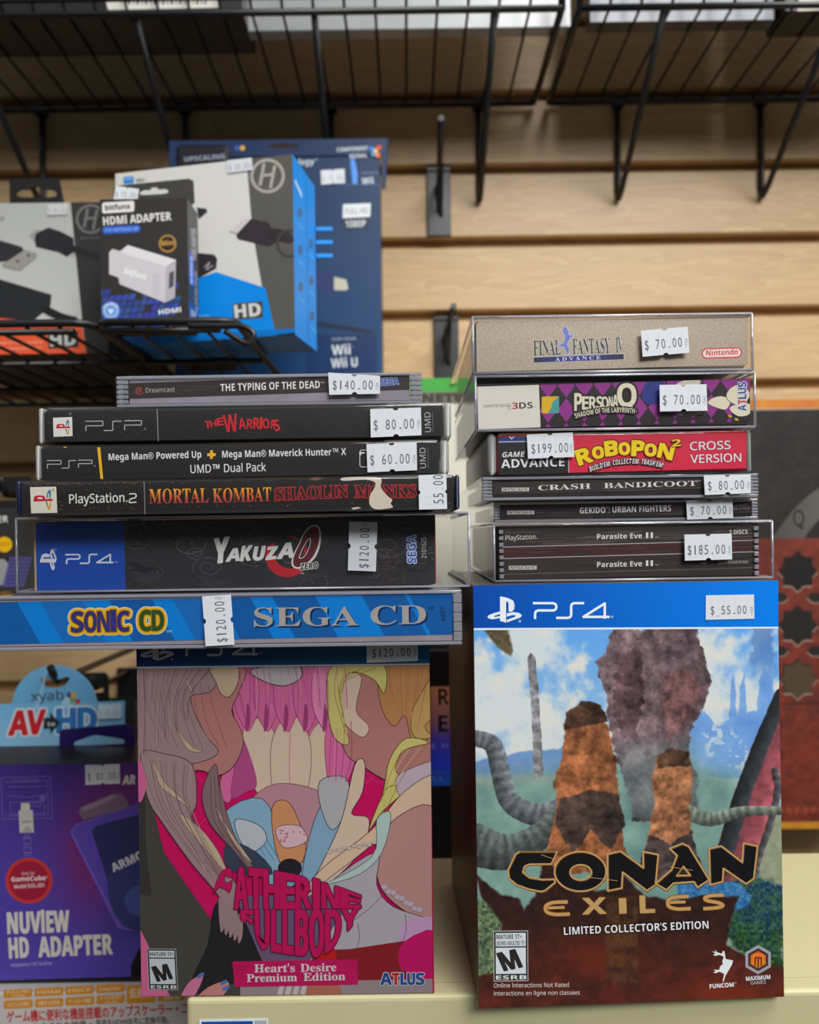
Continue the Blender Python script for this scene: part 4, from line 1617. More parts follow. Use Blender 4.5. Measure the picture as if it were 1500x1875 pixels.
def paint_right(X, Y):
    n1 = fbm(X, Y, 90, 3)
    n2 = fbm(X, Y, 34, 11)
    n3 = fbm(X, Y, 12, 21)
    n4 = fbm(X, Y, 5, 31, 3)
    # sky with drifting cloud
    t = np.clip((Y - 1150) / 250, 0, 1)
    sky = np.array([96, 166, 238.])[None] * (1 - t[:, None]) + np.array([168, 196, 222.])[None] * t[:, None]
    cl = sstep(.44, .62, n1 * .65 + n2 * .35 + .10 * np.exp(-((X - 950) / 90) ** 2))
    img = over(sky, cl * .9, np.array([222, 226, 222.]))
    img = over(img, sstep(.55, .7, n2) * cl * .5, np.array([236, 224, 204.]))
    # far blue hills left and right
    hl = 1372 + 26 * fbm(X, X * 0, 60, 5) - (X - 880) * .13
    img = over(img, sstep(0, 5, Y - hl) * sstep(1090, 1060, X), np.stack([96 + 30 * n2, 134 + 30 * n2, 190 + 20 * n2], 1))
    sand = sstep(1418, 1436, Y + 12 * n2) * sstep(1130, 1040, X)
    img = over(img, sand, np.stack([160 + 50 * n3, 150 + 40 * n3, 142 + 30 * n3], 1))
    for P in ([(1334, 1330), (1340, 1236), (1346, 1240), (1350, 1330)], [(1350, 1350), (1356, 1250), (1364, 1234), (1370, 1340)],
              [(1382, 1330), (1392, 1240), (1400, 1222), (1414, 1240), (1428, 1330)], [(1250, 1420), (1262, 1340), (1284, 1296), (1310, 1326), (1380, 1300), (1440, 1330), (1440, 1430)]):
        d = sdpoly(X, Y, P) + 6 * (n3 - .5)
        img = over(img, sstep(2, -2, d), np.stack([88 + 60 * n2, 140 + 50 * n2, 216 + 20 * n2], 1))
    col = sstep(9, -9, np.abs(X - 1398 + 10 * (n2 - .5) * 4) - 22 - 8 * (n3 - .5) * 4) * sstep(1270, 1180, Y)
    img = over(img, col * .8, np.array([86, 128, 188.]))
    # snow on the right slope
    sn = sstep(.52, .6, n3) * sstep(0, -12, sdpoly(X, Y, [(1280, 1340), (1320, 1310), (1400, 1390), (1410, 1440), (1290, 1390)]))
    img = over(img, sn * .8, np.array([206, 218, 228.]))
    # teal mist and green plain
    ms = sstep(1400, 1470, Y + 30 * n1) * sstep(1440, 1180, X * .55 + 520) + sstep(1300, 1480, Y) * np.exp(-((X - 1180) / 110) ** 2)
    img = over(img, np.clip(ms, 0, 1), np.stack([120 + 60 * (n2 - .5), 156 + 60 * (n2 - .5), 146 + 50 * (n2 - .5)], 1))
    pl = sstep(1480, 1510, Y + 8 * n3) * sstep(1310, 1370, X)
    img = over(img, pl, np.stack([150 + 40 * (n3 - .5), 158 + 40 * (n3 - .5), 130 + 40 * (n3 - .5)], 1))

    def solid(P, base, amp, nz=0.5, lightx=-1, soft=2.0, rough=7):
        nonlocal img
        d = sdpoly(X, Y, P) + rough * (n3 - .5)
        P = np.asarray(P)
        cx, w = P[:, 0].mean(), max(np.ptp(P[:, 0]), 1) / 2
        tex = (.62 + .55 * n3 + .5 * (n4 - .5) + .45 * (n2 - .5))
        edge = sstep(0, -9, d) * .35 + .65
        k = (tex * edge)[:, None]
        img = over(img, sstep(soft, -soft, d), np.clip(np.array(base, float)[None] * k * amp, 0, 255))
    def strata(P, base, amp, rough=9, band=16.0, soft=2.0):
        nonlocal img
        d = sdpoly(X, Y, P) + rough * (n3 - .5) + rough * .7 * (n2 - .5)
        st = .82 + .07 * np.sin((Y + 60 * n2 + 24 * n1 + X * .1) / band * 2.2) + .62 * (n3 - .5) + .30 * (n4 - .5) + .55 * (n2 - .5) + .30 * (fbm(X * 3.2, Y, 40, 77) - .5)
        cxm = np.asarray(P)[:, 0].mean()
        wv = np.ptp(np.asarray(P)[:, 0])
        img = over(img, sstep(soft, -soft, d), np.clip(np.array(base, float)[None] * (st * (1.08 - .35 * np.clip((X - cxm) / wv + .2, 0, 1)) * amp)[:, None], 0, 255))
    # a big weathered butte, plain rock
    strata([(1126, 1150), (1274, 1150), (1292, 1200), (1304, 1256), (1290, 1300), (1266, 1330), (1262, 1380), (1276, 1420), (1282, 1500), (1160, 1500), (1146, 1430), (1118, 1360), (1112, 1290), (1100, 1246), (1090, 1212), (1106, 1196)], (134, 110, 116), 1.0, 16, 20)
    strata([(1130, 1200), (1172, 1180), (1180, 1260), (1168, 1350), (1136, 1360), (1120, 1280)], (112, 84, 88), 1.0, 14, 12)
    strata([(1216, 1236), (1262, 1226), (1290, 1262), (1252, 1330), (1220, 1360)], (150, 106, 106), .95, 14, 14)
    tl_ = sstep(-30, -120, -(Y - 1290)) * sstep(4, -6, sdpoly(X, Y, [(1122, 1300), (1270, 1300), (1290, 1500), (1150, 1500)]))
    img = over(img, np.clip(tl_, 0, 1) * .45, np.stack([106 + 60 * (n2 - .5), 142 + 60 * (n2 - .5), 138 + 50 * (n2 - .5)], 1))

    def limb(P, w0, w1, base, amp=1.0, ringp=0, pw=1.0):
        nonlocal img
        P = smooth_loop(P, 6, False)
        d, s, sg = sdline(X, Y, P)
        wd = (w0 * (1 - s ** pw) + w1 * s ** pw)
        m = sstep(1.2, -1.2, d - wd + 2.5 * (n3 - .5))
        sh = 1 - .5 * np.clip((d * sg / np.maximum(wd, 1) + 1) / 2, 0, 1)
        tex = .75 + .5 * n3
        if ringp:
            tex = tex * (.92 + .12 * np.cos(s * ringp + 5 * n2)) + .3 * (n4 - .5)
        img = over(img, m, np.clip(np.array(base, float)[None] * (sh * tex * amp)[:, None] * 1.25, 0, 255))
    # gnarled roots and weathered branches
    limb([(872, 1352), (904, 1366), (918, 1420), (936, 1470), (985, 1492), (1040, 1480)], 15, 22, (112, 118, 124), 1.0, 90)
    limb([(872, 1548), (930, 1560), (990, 1530), (1020, 1490)], 40, 16, (94, 104, 100), 1.0, 60)
    limb([(1450, 1290), (1410, 1380), (1376, 1480), (1340, 1600)], 34, 40, (136, 70, 78), 1.1)
    limb([(1432, 1274), (1392, 1370), (1352, 1480), (1322, 1590)], 14, 16, (52, 56, 60), 1.0)
    limb([(1420, 1412), (1424, 1450), (1410, 1510), (1390, 1570), (1384, 1600)], 7, 6, (96, 92, 96), 1.0, 60)
    limb([(1240, 1480), (1300, 1500), (1360, 1486), (1440, 1484)], 16, 7, (120, 130, 118), 1.0, 90)
    # a slim leaning standing stone and two sunlit sandstone stacks
    strata([(966, 1206), (972, 1196), (980, 1204), (986, 1262), (996, 1420), (978, 1424), (973, 1300)], (158, 156, 160), 1.05, 3, 9, 1)
    strata([(1040, 1300), (1064, 1288), (1098, 1292), (1118, 1340), (1126, 1380), (1134, 1450), (1140, 1520), (1150, 1600), (990, 1600), (1004, 1540), (1020, 1480), (1016, 1430), (1030, 1380), (1034, 1340)], (182, 112, 72), 1.0, 12, 15)
    strata([(1036, 1304), (1064, 1284), (1100, 1290), (1114, 1322), (1076, 1330), (1036, 1334)], (96, 68, 52), 1.0, 8, 8)
    strata([(1026, 1462), (1080, 1446), (1132, 1452), (1144, 1510), (1120, 1560), (1082, 1520), (1050, 1566), (1016, 1510)], (88, 70, 62), 1.0, 8, 8)
    strata([(1206, 1384), (1232, 1372), (1258, 1380), (1270, 1420), (1262, 1480), (1270, 1540), (1290, 1610), (1170, 1610), (1186, 1540), (1198, 1470), (1194, 1420)], (188, 126, 88), 1.05, 9, 11)
    strata([(1204, 1384), (1232, 1368), (1260, 1378), (1266, 1402), (1204, 1406)], (100, 72, 56), 1.0, 6, 8)
    strata([(1190, 1530), (1228, 1544), (1266, 1524), (1292, 1612), (1164, 1612)], (92, 78, 76), 1.0, 8, 9)
    # forest and river
    fr = sstep(0, -10, sdpoly(X, Y, [(1300, 1640), (1340, 1606), (1380, 1600), (1440, 1618), (1440, 1800), (1392, 1760), (1340, 1740)]) + 16 * (n3 - .5))
    wood = np.stack([34 + 90 * (n4 - .4), 70 + 110 * (n4 - .42), 84 + 60 * (n3 - .5) - (Y - 1640) * .35], 1)
    img = over(img, fr, np.clip(wood, 8, 255))
    rv = sstep(3, -3, sdpoly(X, Y, [(1240, 1610), (1350, 1616), (1376, 1640), (1370, 1660), (1330, 1670), (1240, 1660)]) + 8 * (n3 - .5))
    img = over(img, rv, np.stack([60 + 80 * (n4 - .5), 120 + 80 * (n4 - .5), 172 + 60 * (n4 - .5)], 1))
    fl_ = sstep(0, -10, sdpoly(X, Y, [(870, 1640), (900, 1650), (930, 1690), (922, 1760), (900, 1800), (870, 1800)]) + 14 * (n3 - .5))
    img = over(img, fl_, np.clip(np.stack([96 + 150 * (n4 - .5), 116 + 150 * (n4 - .5), 84 + 90 * (n4 - .5)], 1), 10, 255))
    # dark red stone foreground
    g = sstep(3, -3, sdpoly(X, Y, [(870, 1600), (920, 1640), (950, 1644), (960, 1666), (980, 1640), (1000, 1560), (1040, 1630), (1120, 1630), (1140, 1600), (1180, 1640), (1240, 1650), (1280, 1640), (1352, 1642), (1336, 1690), (1330, 1730), (1380, 1760), (1440, 1770), (1440, 1860), (860, 1860), (870, 1790), (908, 1780), (920, 1690), (880, 1640)]) + 6 * (n3 - .5))
    gl = sstep(1660, 1800, Y)
    gc = np.stack([34 + 34 * n3 + 62 * gl * n2, 22 + 16 * n3 + 14 * gl * n2, 20 + 12 * n3 + 6 * gl * n2], 1)
    img = over(img, g, gc)
    glow = np.exp(-((X - 1080) / 70) ** 2 - ((Y - 1750) / 40) ** 2) * .5 + np.exp(-((X - 1330) / 110) ** 2 - ((Y - 1822) / 26) ** 2) * .75
    img = over(img, glow * g, np.array([128, 46, 26.]))
    st = sstep(2, -2, sdpoly(X, Y, [(1110, 1640), (1168, 1640), (1168, 1800), (1108, 1800)]))
    img = over(img, st * .7, np.stack([70 + 90 * (n3 - .4), 46 + 60 * (n3 - .4), 30 + 30 * (n3 - .4)], 1))
    rk = sstep(3, -3, sdpoly(X, Y, [(886, 1152), (930, 1152), (940, 1192), (936, 1202), (912, 1186)]) + 3 * (n3 - .5))
    img = over(img, rk, np.stack([92 + 70 * (n4 - .5), 80 + 60 * (n4 - .5), 58 + 50 * (n4 - .5)], 1))
    return img * 1.0


y0 = 1151
art = [(Q[0][0] + (y0 - Q[0][1]) / (Q[3][1] - Q[0][1]) * (Q[3][0] - Q[0][0]), y0 + 1.0), (Q[1][0], y0 - 1.5), (Q[2][0], Q[2][1]), (Q[3][0], Q[3][1])]
p.grid(art, 440, 540, paint_right)
p.poly([Q[0], Q[1], (Q[1][0], 1148), (art[0][0], 1150)], lambda x, y: (0, 72 + (x - 868) * .10, 170 + (x - 868) * .12))  # band ink brightens rightward, painting in the sheen on the box
p.poly([(art[0][0], 1150), (Q[1][0], 1147.5), (Q[1][0], 1151), (art[0][0], 1154)], (222, 232, 242))
ps_mark(p, lambda u, v: (892.5 + 64 * u, 1092 + 48 * v), (236, 242, 250))
p.ell(952, 1137.5, 2.6, 2.6, (150, 178, 226), 12)
ps4_word(p, lambda u, v: (976 + 140.5 * u, 1102.5 + 31 * v), 4.4, (238, 243, 250))
p.ell(1121, 1129.5, 2.4, 2.4, (150, 178, 226), 12)
Z = lambda L: [(830 + x / 4.286, 1460 + y / 4.286) for x, y in L]
gold, gold2, ink = (196, 156, 98), (120, 78, 42), (20, 19, 22)
C_ = Z([(818, 430), (520, 430), (492, 448), (432, 575), (440, 640), (500, 690), (600, 725), (690, 742), (722, 735), (800, 672), (800, 645), (700, 648), (600, 632), (548, 590), (562, 545), (600, 528), (772, 526), (800, 470)])
O_ = [(830 + (1000 + 203 * math.cos(t)) / 4.286, 1460 + (584 + 156 * math.sin(t)) / 4.286) for t in np.linspace(0, 2 * math.pi, 30)[:-1]]
Oi = [(830 + (1003 + 84 * math.cos(t)) / 4.286, 1460 + (592 + 60 * math.sin(t)) / 4.286) for t in np.linspace(0, 2 * math.pi, 24)[:-1]]
N_ = Z([(1213, 448), (1315, 425), (1495, 556), (1492, 428), (1612, 452), (1590, 690), (1521, 735), (1332, 590), (1325, 715), (1215, 737)])
s_ = 1371.5
A_ = Z([(s_ + 330, 405), (s_ + 430, 365), (s_ + 480, 388), (s_ + 640, 650), (s_ + 548, 710), (s_ + 520, 665), (s_ + 360, 677), (s_ + 305, 730), (s_ + 220, 680), (s_ + 345, 570), (s_ + 388, 460)])
Ai = Z([(s_ + 385, 617), (s_ + 437, 545), (s_ + 492, 615)])
N2 = Z([(s_ + 640, 405), (s_ + 735, 385), (s_ + 900, 512), (s_ + 910, 362), (s_ + 1020, 385), (s_ + 990, 640), (s_ + 930, 682), (s_ + 752, 560), (s_ + 745, 665), (s_ + 647, 690)])
for L in (C_, N_, N2):
    p.poly(L, ink)
p.ring(O_, Oi, ink)
p.ring(A_, Ai, ink)
for L in (C_, O_, N_, A_, N2, Oi, Ai):
    L = list(L)
    p.stroke(L + [L[0], L[1]], 4.6, gold2)
    p.stroke([(x - .5, y - .7) for x, y in L + [L[0], L[1]]], 3.0, gold)
for a, b in ((Z([(690, 450)])[0], Z([(800, 488)])[0]), (Z([(1050, 625)])[0], Z([(1290, 655)])[0]), (Z([(1700, 545)])[0], Z([(1880, 572)])[0])):
    p.stroke([a, b], 1.0, gold)
for ch, a, b, h in (('X', (1067.5, 1674), (1110, 1672.5), 29), ('I', (1135, 1672.5), (1147, 1672), 27), ('L', (1173, 1671.5), (1199, 1670.5), 31)):
    p.text(ch, a, b, h, gold, 'b' if ch != 'I' else 'r', bold=.02, outline=(1.2, (104, 66, 36)))
for off, wd, c in ((0, 8.5, (104, 66, 36)), (0, 6.2, (200, 152, 90))):
    for e0 in ((996, 1676.5), (1220, 1666.5)):
        x, y = e0
        k = 1.0 if e0[0] < 1100 else .94
        P = [(x + 44 * k, y - 25), (x + 18 * k, y - 24), (x + 5 * k, y - 19), (x + 3, y - 11), (x + 8 * k, y - 5), (x + 24 * k, y - 2), (x + 48 * k, y - 3)]
        p.stroke(P, wd, c, smooth=3)
        p.stroke([(x + 7 * k, y - 14), (x + 38 * k, y - 15)], wd * .8, c)
    x, y = 1286, 1666
    p.stroke([(x + 39, y - 27), (x + 16, y - 26), (x + 5, y - 22), (x + 9, y - 17), (x + 30, y - 13), (x + 38, y - 8), (x + 28, y - 4), (x + 2, y - 2)], wd, c, smooth=3)
p.text("LIMITED COLLECTOR'S EDITION", (1033, 1712), (1298, 1700), 14.5, (30, 16, 14), 'b', outline=(1.6, (30, 16, 14)))
p.text("LIMITED COLLECTOR'S EDITION", (1033, 1712), (1298, 1700), 14, (232, 236, 240), 'b')
esrb(p, lambda u, v: (903.5 + 63.5 * u + .6 * v, 1704.5 - .8 * u + 92.5 * v), True)
p.text('Online Interactions Not Rated', (904.5, 1808.5), (1042, 1807), 7.8, (220, 214, 210), 'l', bold=.006)
p.text('Interactions en ligne non classées', (904.5, 1823), (1062, 1821), 7.8, (220, 214, 210), 'l', bold=.006)
Y_ = lambda L: [(1150 + x / 4.286, 1460 + y / 4.286) for x, y in L]
p.poly(Y_([(680, 1190), (700, 1216), (738, 1226), (745, 1206), (757, 1206), (768, 1268), (826, 1280), (818, 1312), (766, 1400), (750, 1452), (744, 1440), (756, 1386), (720, 1368), (690, 1380), (668, 1374), (690, 1366), (672, 1352), (716, 1354), (724, 1326), (746, 1308), (740, 1290), (752, 1250), (720, 1236), (686, 1244), (668, 1236), (690, 1226), (656, 1208), (690, 1214)]), (232, 240, 242))
p.text('FUNCOM', (1300, 1810), (1344, 1806.5), 7.6, (234, 238, 240), 'b', bold=.02)
p.text('TM', (1345, 1801), (1349, 1801), 2.2, (220, 220, 220))
cx, cy = 1388.6, 1757.2
hexa = lambda R: [(cx + R * math.sin(math.pi / 3 * k), cy + R * math.cos(math.pi / 3 * k)) for k in range(6)]
p.poly(hexa(27), (164, 162, 172))
p.poly(hexa(21), (66, 50, 52))
p.poly(hexa(16), lambda x, y: (226, 90 + (y - 1742) * 1.6, 30))
p.stroke([(1383, 1769), (1383, 1754), (1388.7, 1754), (1388.7, 1771), (1388.7, 1754), (1394.4, 1754), (1394.4, 1769)], 2.4, (100, 40, 24))
p.stroke([(1380, 1766), (1380, 1748), (1397, 1748), (1397, 1766)], 2.0, (240, 150, 50))
p.text('MAXIMUM', (1366.5, 1796), (1411, 1792.5), 7.6, (230, 232, 236), 'b', bold=.015)
p.text('GAMES', (1375, 1803), (1403, 1801), 6.2, (206, 204, 206), 'l')
p.build('front_print', r, PAPER)
sticker(FB, [(1292.8, 1090), (1381, 1088.5), (1381.7, 1133), (1292.5, 1135)], '$_55.00', r, base=0.62, hh=0.34, textbox=(0.09, 0.86), notch=False, off=p.top + 0.0001)

# ---------- left box
DL = 0.342
x0, x1 = U(254, 1500, DL)[0], U(791, 1500, DL)[0]
ztl = H + zA
r = root('game_box', ((x0 + x1) / 2, DL, ZC), 'upright pink, mauve and gold premium edition box with blue top band, under the left stack', 'game box', BG)
Mesh().box((x0, DL, ZC + .0003), (x1, DL + 0.060, ztl), 0.0006, 2).build('carton', PAPER, r, ink=(196, 24, 92))
FL = Face((0, DL - .00002, 0))
Q = [toPX(q) for q in ((x0, DL, ztl), (x1, DL, ztl), (x1, DL, ZC + .0003), (x0, DL, ZC + .0003))]
print('left box px', [tuple(np.round(q, 1)) for q in Q])
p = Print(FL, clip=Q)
p.gain = 0.82  # all inks dimmed for the shade of the overhanging stack
K = 1.0
mauve, mauve2, tan, ol = (176, 144, 146), (146, 116, 120), (214, 190, 158), (74, 52, 58)
skin, skin2, rose = (238, 208, 184), (206, 156, 146), (200, 134, 128)
pink, pink2, pink3 = (236, 116, 172), (250, 150, 196), (176, 70, 128)
gold1, gold2_, gold3 = (228, 214, 128), (214, 172, 108), (176, 138, 60)
mag = (224, 18, 106)
p.poly([(200, 1200), (850, 1200), (850, 1840), (200, 1840)], mag)
for i in range(18):
    cx, cy = 420 + 24 * (i % 9) * 1.6, 1420 + 90 * (i // 9)
    p.stroke([(cx - 60 + 9 * k, cy + 14 * math.sin(k * .7 + i)) for k in range(16)], 1.4, (240, 50, 130))
# pink bell of petals in the middle
p.poly([(425, 1216), (640, 1216), (650, 1300), (648, 1390), (630, 1430), (590, 1440), (470, 1436), (440, 1420), (420, 1470), (402, 1440), (430, 1330)], pink, smooth=5, line=ol, lw=1.4)
for P in ([(470, 1450), (446, 1390), (448, 1330), (478, 1316), (506, 1350), (512, 1420), (500, 1460)], [(560, 1456), (556, 1400), (570, 1340), (600, 1318), (612, 1360), (600, 1420), (582, 1456)], [(510, 1470), (496, 1420), (500, 1350), (532, 1306), (566, 1350), (568, 1420), (552, 1470)]):
    p.poly(P, skin, smooth=5, line=(150, 96, 104), lw=1.3)
p.stroke([(532, 1330), (530, 1400), (532, 1460)], 1.3, (206, 140, 130), smooth=4)
for a, b in ((432, 478), (468, 512), (504, 548), (540, 584), (574, 620), (606, 650)):
    m_ = (a + b) / 2
    p.poly([(a + 4, 1216), (b - 2, 1216), (b + 2, 1280), (m_ + 8, 1332 - abs(m_ - 540) * .06), (m_ - 4, 1336), (a - 2, 1290)], pink2 if int(a) % 4 else pink, smooth=4, line=pink3, lw=1.3)
for x in (452, 486, 522, 558, 594):
    p.poly([(x, 1290), (x + 6, 1300), (x + 5, 1330), (x - 3, 1338)], pink3, smooth=3)
p.poly([(600, 1330), (640, 1300), (652, 1380), (630, 1440), (606, 1440), (596, 1390)], pink, smooth=4, line=pink3, lw=1.2)
p.poly([(440, 1350), (456, 1380), (470, 1436), (450, 1450), (424, 1460), (430, 1400)], (198, 84, 146), smooth=4, line=pink3, lw=1.2)
p.poly([(490, 1440), (560, 1440), (600, 1470), (600, 1560), (480, 1590), (440, 1500)], (206, 150, 164), smooth=4, line=ol, lw=1)
# pale blue folds below
p.poly([(410, 1490), (480, 1462), (520, 1540), (560, 1590), (520, 1630), (470, 1600), (430, 1560)], (150, 192, 220), smooth=4, line=ol, lw=1.2)
p.poly([(590, 1470), (640, 1440), (630, 1540), (590, 1600), (556, 1620), (560, 1560)], (146, 186, 216), smooth=4, line=ol, lw=1.2)
for i in range(5):
    p.stroke([(430 + i * 18, 1500 + i * 10), (470 + i * 16, 1560 + i * 8)], 1.2, (96, 132, 170))
p.poly([(498, 1480), (524, 1466), (546, 1500), (560, 1560), (530, 1600), (506, 1560)], (232, 158, 110), smooth=4, line=ol, lw=1.2)
p.poly([(506, 1516), (548, 1512), (562, 1540), (520, 1552)], (240, 200, 210), smooth=4, line=ol, lw=1)
p.ell(531, 1590, 22, 18, (44, 40, 50))
p.poly([(460, 1226), (540, 1216), (552, 1240), (520, 1256), (480, 1246)], (200, 196, 194), smooth=4, line=(50, 46, 50), lw=1.6)
p.poly([(586, 1430), (632, 1424), (640, 1470), (610, 1520), (588, 1480)], (196, 194, 198), smooth=4, line=(60, 56, 60), lw=1.2)
p.poly([(432, 1500), (476, 1512), (488, 1540), (460, 1560), (438, 1536)], (206, 212, 222), smooth=4, line=(60, 56, 60), lw=1.2)
# gold ribbons on the right
p.poly([(640, 1240), (700, 1216), (800, 1210), (800, 1420), (720, 1432), (660, 1400), (634, 1380), (622, 1330)], rose, smooth=4, line=ol, lw=1.4)
p.poly([(632, 1238), (662, 1240), (652, 1300), (676, 1330), (664, 1350), (636, 1330), (622, 1300)], skin, smooth=4, line=ol, lw=1)
p.poly([(700, 1216), (800, 1206), (800, 1330), (758, 1360), (742, 1310), (722, 1330), (700, 1300), (692, 1250)], (206, 146, 92), smooth=4, line=ol, lw=1.2)
p.poly([(610, 1216), (700, 1214), (704, 1270), (684, 1244), (640, 1232), (624, 1290), (640, 1360), (612, 1350), (600, 1290)], gold1, smooth=4, line=(104, 84, 36), lw=1.4)
p.poly([(760, 1290), (800, 1230), (800, 1300), (778, 1330), (792, 1350), (760, 1350), (752, 1320)], gold2_, smooth=4, line=(104, 84, 36), lw=1.3)
for P in ([(786, 1360), (740, 1374), (724, 1410), (744, 1430), (718, 1450), (706, 1480), (690, 1500), (704, 1440), (714, 1390), (744, 1352)], [(738, 1450), (700, 1486), (676, 1520), (690, 1480), (712, 1440)]):
    p.poly(P, gold1, smooth=4, line=(104, 84, 36), lw=1.3)
p.poly([(726, 1424), (770, 1400), (800, 1396), (800, 1430), (740, 1462)], (214, 190, 206), smooth=4, line=ol, lw=1)
# warm folds and pale lavender drapery
p.poly([(650, 1400), (668, 1396), (664, 1450), (644, 1490), (676, 1500), (660, 1560), (600, 1620), (560, 1640), (590, 1580), (626, 1500)], skin, smooth=4, line=ol, lw=1.3)
p.poly([(740, 1450), (800, 1420), (800, 1500), (720, 1520), (640, 1580), (556, 1640), (590, 1590), (680, 1520)], (240, 206, 176), smooth=4, line=ol, lw=1.2)
p.poly([(728, 1496), (800, 1488), (800, 1690), (760, 1680), (700, 1630), (690, 1560)], (206, 152, 146), smooth=5, line=ol, lw=1.4)
p.poly([(600, 1620), (690, 1560), (690, 1620), (720, 1660), (800, 1690), (800, 1730), (720, 1742), (610, 1745), (560, 1760), (540, 1700)], (196, 186, 196), smooth=4, line=ol, lw=1.3)
p.poly([(740, 1690), (800, 1680), (800, 1728), (740, 1738)], (214, 170, 214), smooth=3)
p.poly([(680, 1570), (690, 1500), (716, 1490), (700, 1560), (660, 1600), (600, 1620), (570, 1630)], (196, 222, 214), smooth=4, line=ol, lw=1)
for a, b in (((655, 1690), (652, 1740)), ((742, 1674), (736, 1730)), ((700, 1640), (640, 1690))):
    p.stroke([a, ((a[0] + b[0]) / 2 + 5, (a[1] + b[1]) / 2), b], 1.2, (120, 108, 120), smooth=4)
# dark cloth
p.poly([(230, 1430), (262, 1400), (300, 1560), (390, 1690), (430, 1620), (470, 1680), (540, 1760), (540, 1840), (230, 1840)], (78, 76, 68))
p.poly([(392, 1660), (430, 1630), (470, 1690), (520, 1740), (500, 1770), (430, 1800), (360, 1820), (352, 1790), (380, 1730)], (42, 40, 42), smooth=3)
p.poly([(418, 1540), (470, 1560), (500, 1600), (440, 1600), (412, 1580)], (64, 74, 96), smooth=3)
p.poly([(230, 1450), (262, 1410), (268, 1560), (276, 1640), (230, 1600)], (62, 60, 58), smooth=3)
# mauve waves on the left
p.poly([(230, 1216), (436, 1216), (440, 1260), (424, 1300), (438, 1330), (446, 1360), (430, 1400), (400, 1420), (360, 1410), (330, 1440), (316, 1400), (262, 1400), (236, 1440)], rose, smooth=3, line=ol, lw=1.2)
p.poly([(230, 1216), (400, 1216), (390, 1262), (372, 1270), (350, 1276), (358, 1310), (380, 1350), (400, 1376), (378, 1392), (330, 1400), (300, 1380), (270, 1400), (236, 1440)], mauve, smooth=4, line=ol, lw=1.3)
p.poly([(382, 1216), (434, 1216), (436, 1250), (420, 1276), (404, 1270), (396, 1250)], tan, smooth=3, line=ol, lw=1.2)
p.poly([(258, 1380), (300, 1380), (352, 1400), (360, 1470), (352, 1500), (400, 1570), (420, 1600), (440, 1640), (424, 1690), (400, 1640), (350, 1580), (300, 1510), (270, 1460)], mauve, smooth=4, line=ol, lw=1.4)
p.poly([(380, 1420), (396, 1400), (404, 1450), (430, 1530), (460, 1580), (470, 1610), (430, 1560), (386, 1510), (370, 1460)], mauve2, smooth=4, line=ol, lw=1.2)
for P in ([(280, 1392), (300, 1430), (322, 1452), (350, 1480), (320, 1460), (292, 1436)], [(330, 1490), (370, 1520), (400, 1560), (414, 1596), (380, 1560), (346, 1520)], [(392, 1470), (420, 1520), (462, 1580), (424, 1540)], [(322, 1330), (350, 1366), (372, 1376), (344, 1372)], [(340, 1240), (352, 1262), (346, 1262)]):
    p.poly(P, tan, smooth=4, line=(120, 96, 90), lw=.9)
for i in range(9):
    x = 262 + i * 15
    p.stroke([(x, 1240 + 8 * (i % 3)), (x + 10, 1300 + 6 * (i % 4)), (x + 34, 1360 + 5 * (i % 3))], 1.1, (150, 116, 120), smooth=4)
for i in range(5):
    p.poly([(400 + i * 9, 1648 + i * 7), (408 + i * 9, 1650 + i * 7), (412 + i * 8, 1690 + i * 6), (404 + i * 8, 1706 + i * 5)], (170, 140, 142), smooth=3)
p.poly([(246, 1390), (260, 1400), (268, 1440), (256, 1470), (248, 1440)], (226, 110, 160), smooth=3)
p.poly([(250, 1700), (276, 1740), (300, 1800), (310, 1830), (250, 1830)], (226, 110, 160), smooth=3, line=ol, lw=1)
p.poly([(330, 1830), (344, 1800), (366, 1786), (372, 1792), (352, 1830)], (226, 130, 168), smooth=3, line=ol, lw=1)
p.poly([(360, 1830), (380, 1808), (412, 1796), (420, 1806), (400, 1830)], (216, 146, 140), smooth=3, line=ol, lw=1)
for a, b in (((362, 1790), (373, 1782)), ((404, 1802), (416, 1796)), ((408, 1812), (420, 1806))):
    p.stroke([a, b], 6, (84, 130, 196))
# red sash and lower strip
p.poly([(574, 1740), (640, 1738), (760, 1720), (800, 1700), (800, 1830), (560, 1830)], (150, 36, 42))
p.poly([(580, 1744), (606, 1734), (616, 1744), (612, 1762), (586, 1762)], (214, 30, 36), smooth=3)
p.poly([(740, 1724), (800, 1704), (800, 1790), (744, 1780), (730, 1760)], (216, 22, 110), smooth=3)
p.poly([(440, 1800), (800, 1792), (800, 1830), (440, 1830)], (168, 152, 156))
p.poly([(560, 1806), (620, 1800), (630, 1830), (560, 1830)], (196, 120, 100))
for i in range(4):
    p.poly([(512 + i * 14, 1806), (520 + i * 14, 1804), (516 + i * 14, 1822), (508 + i * 14, 1822)], (220, 206, 206), smooth=3)
p.poly([(430, 1640), (650, 1640), (560, 1770), (480, 1760)], (120, 96, 130))
# fine strands and creases
def strands(P0, P1, P2, n, w, cols):
    P0, P1, P2 = [np.array(q, float) for q in (P0, P1, P2)]
    for i in range(n):
        t = i / max(n - 1, 1) + .06 * (RNG.random() - .5)
        a_, b_, c_ = [q[0] * (1 - t) + q[1] * t for q in (P0, P1, P2)]
        p.stroke([a_, b_ + RNG.normal(0, 1.5, 2), c_ + RNG.normal(0, 3, 2)], w * (.6 + .8 * RNG.random()), cols[i % len(cols)], smooth=5, disc=False)


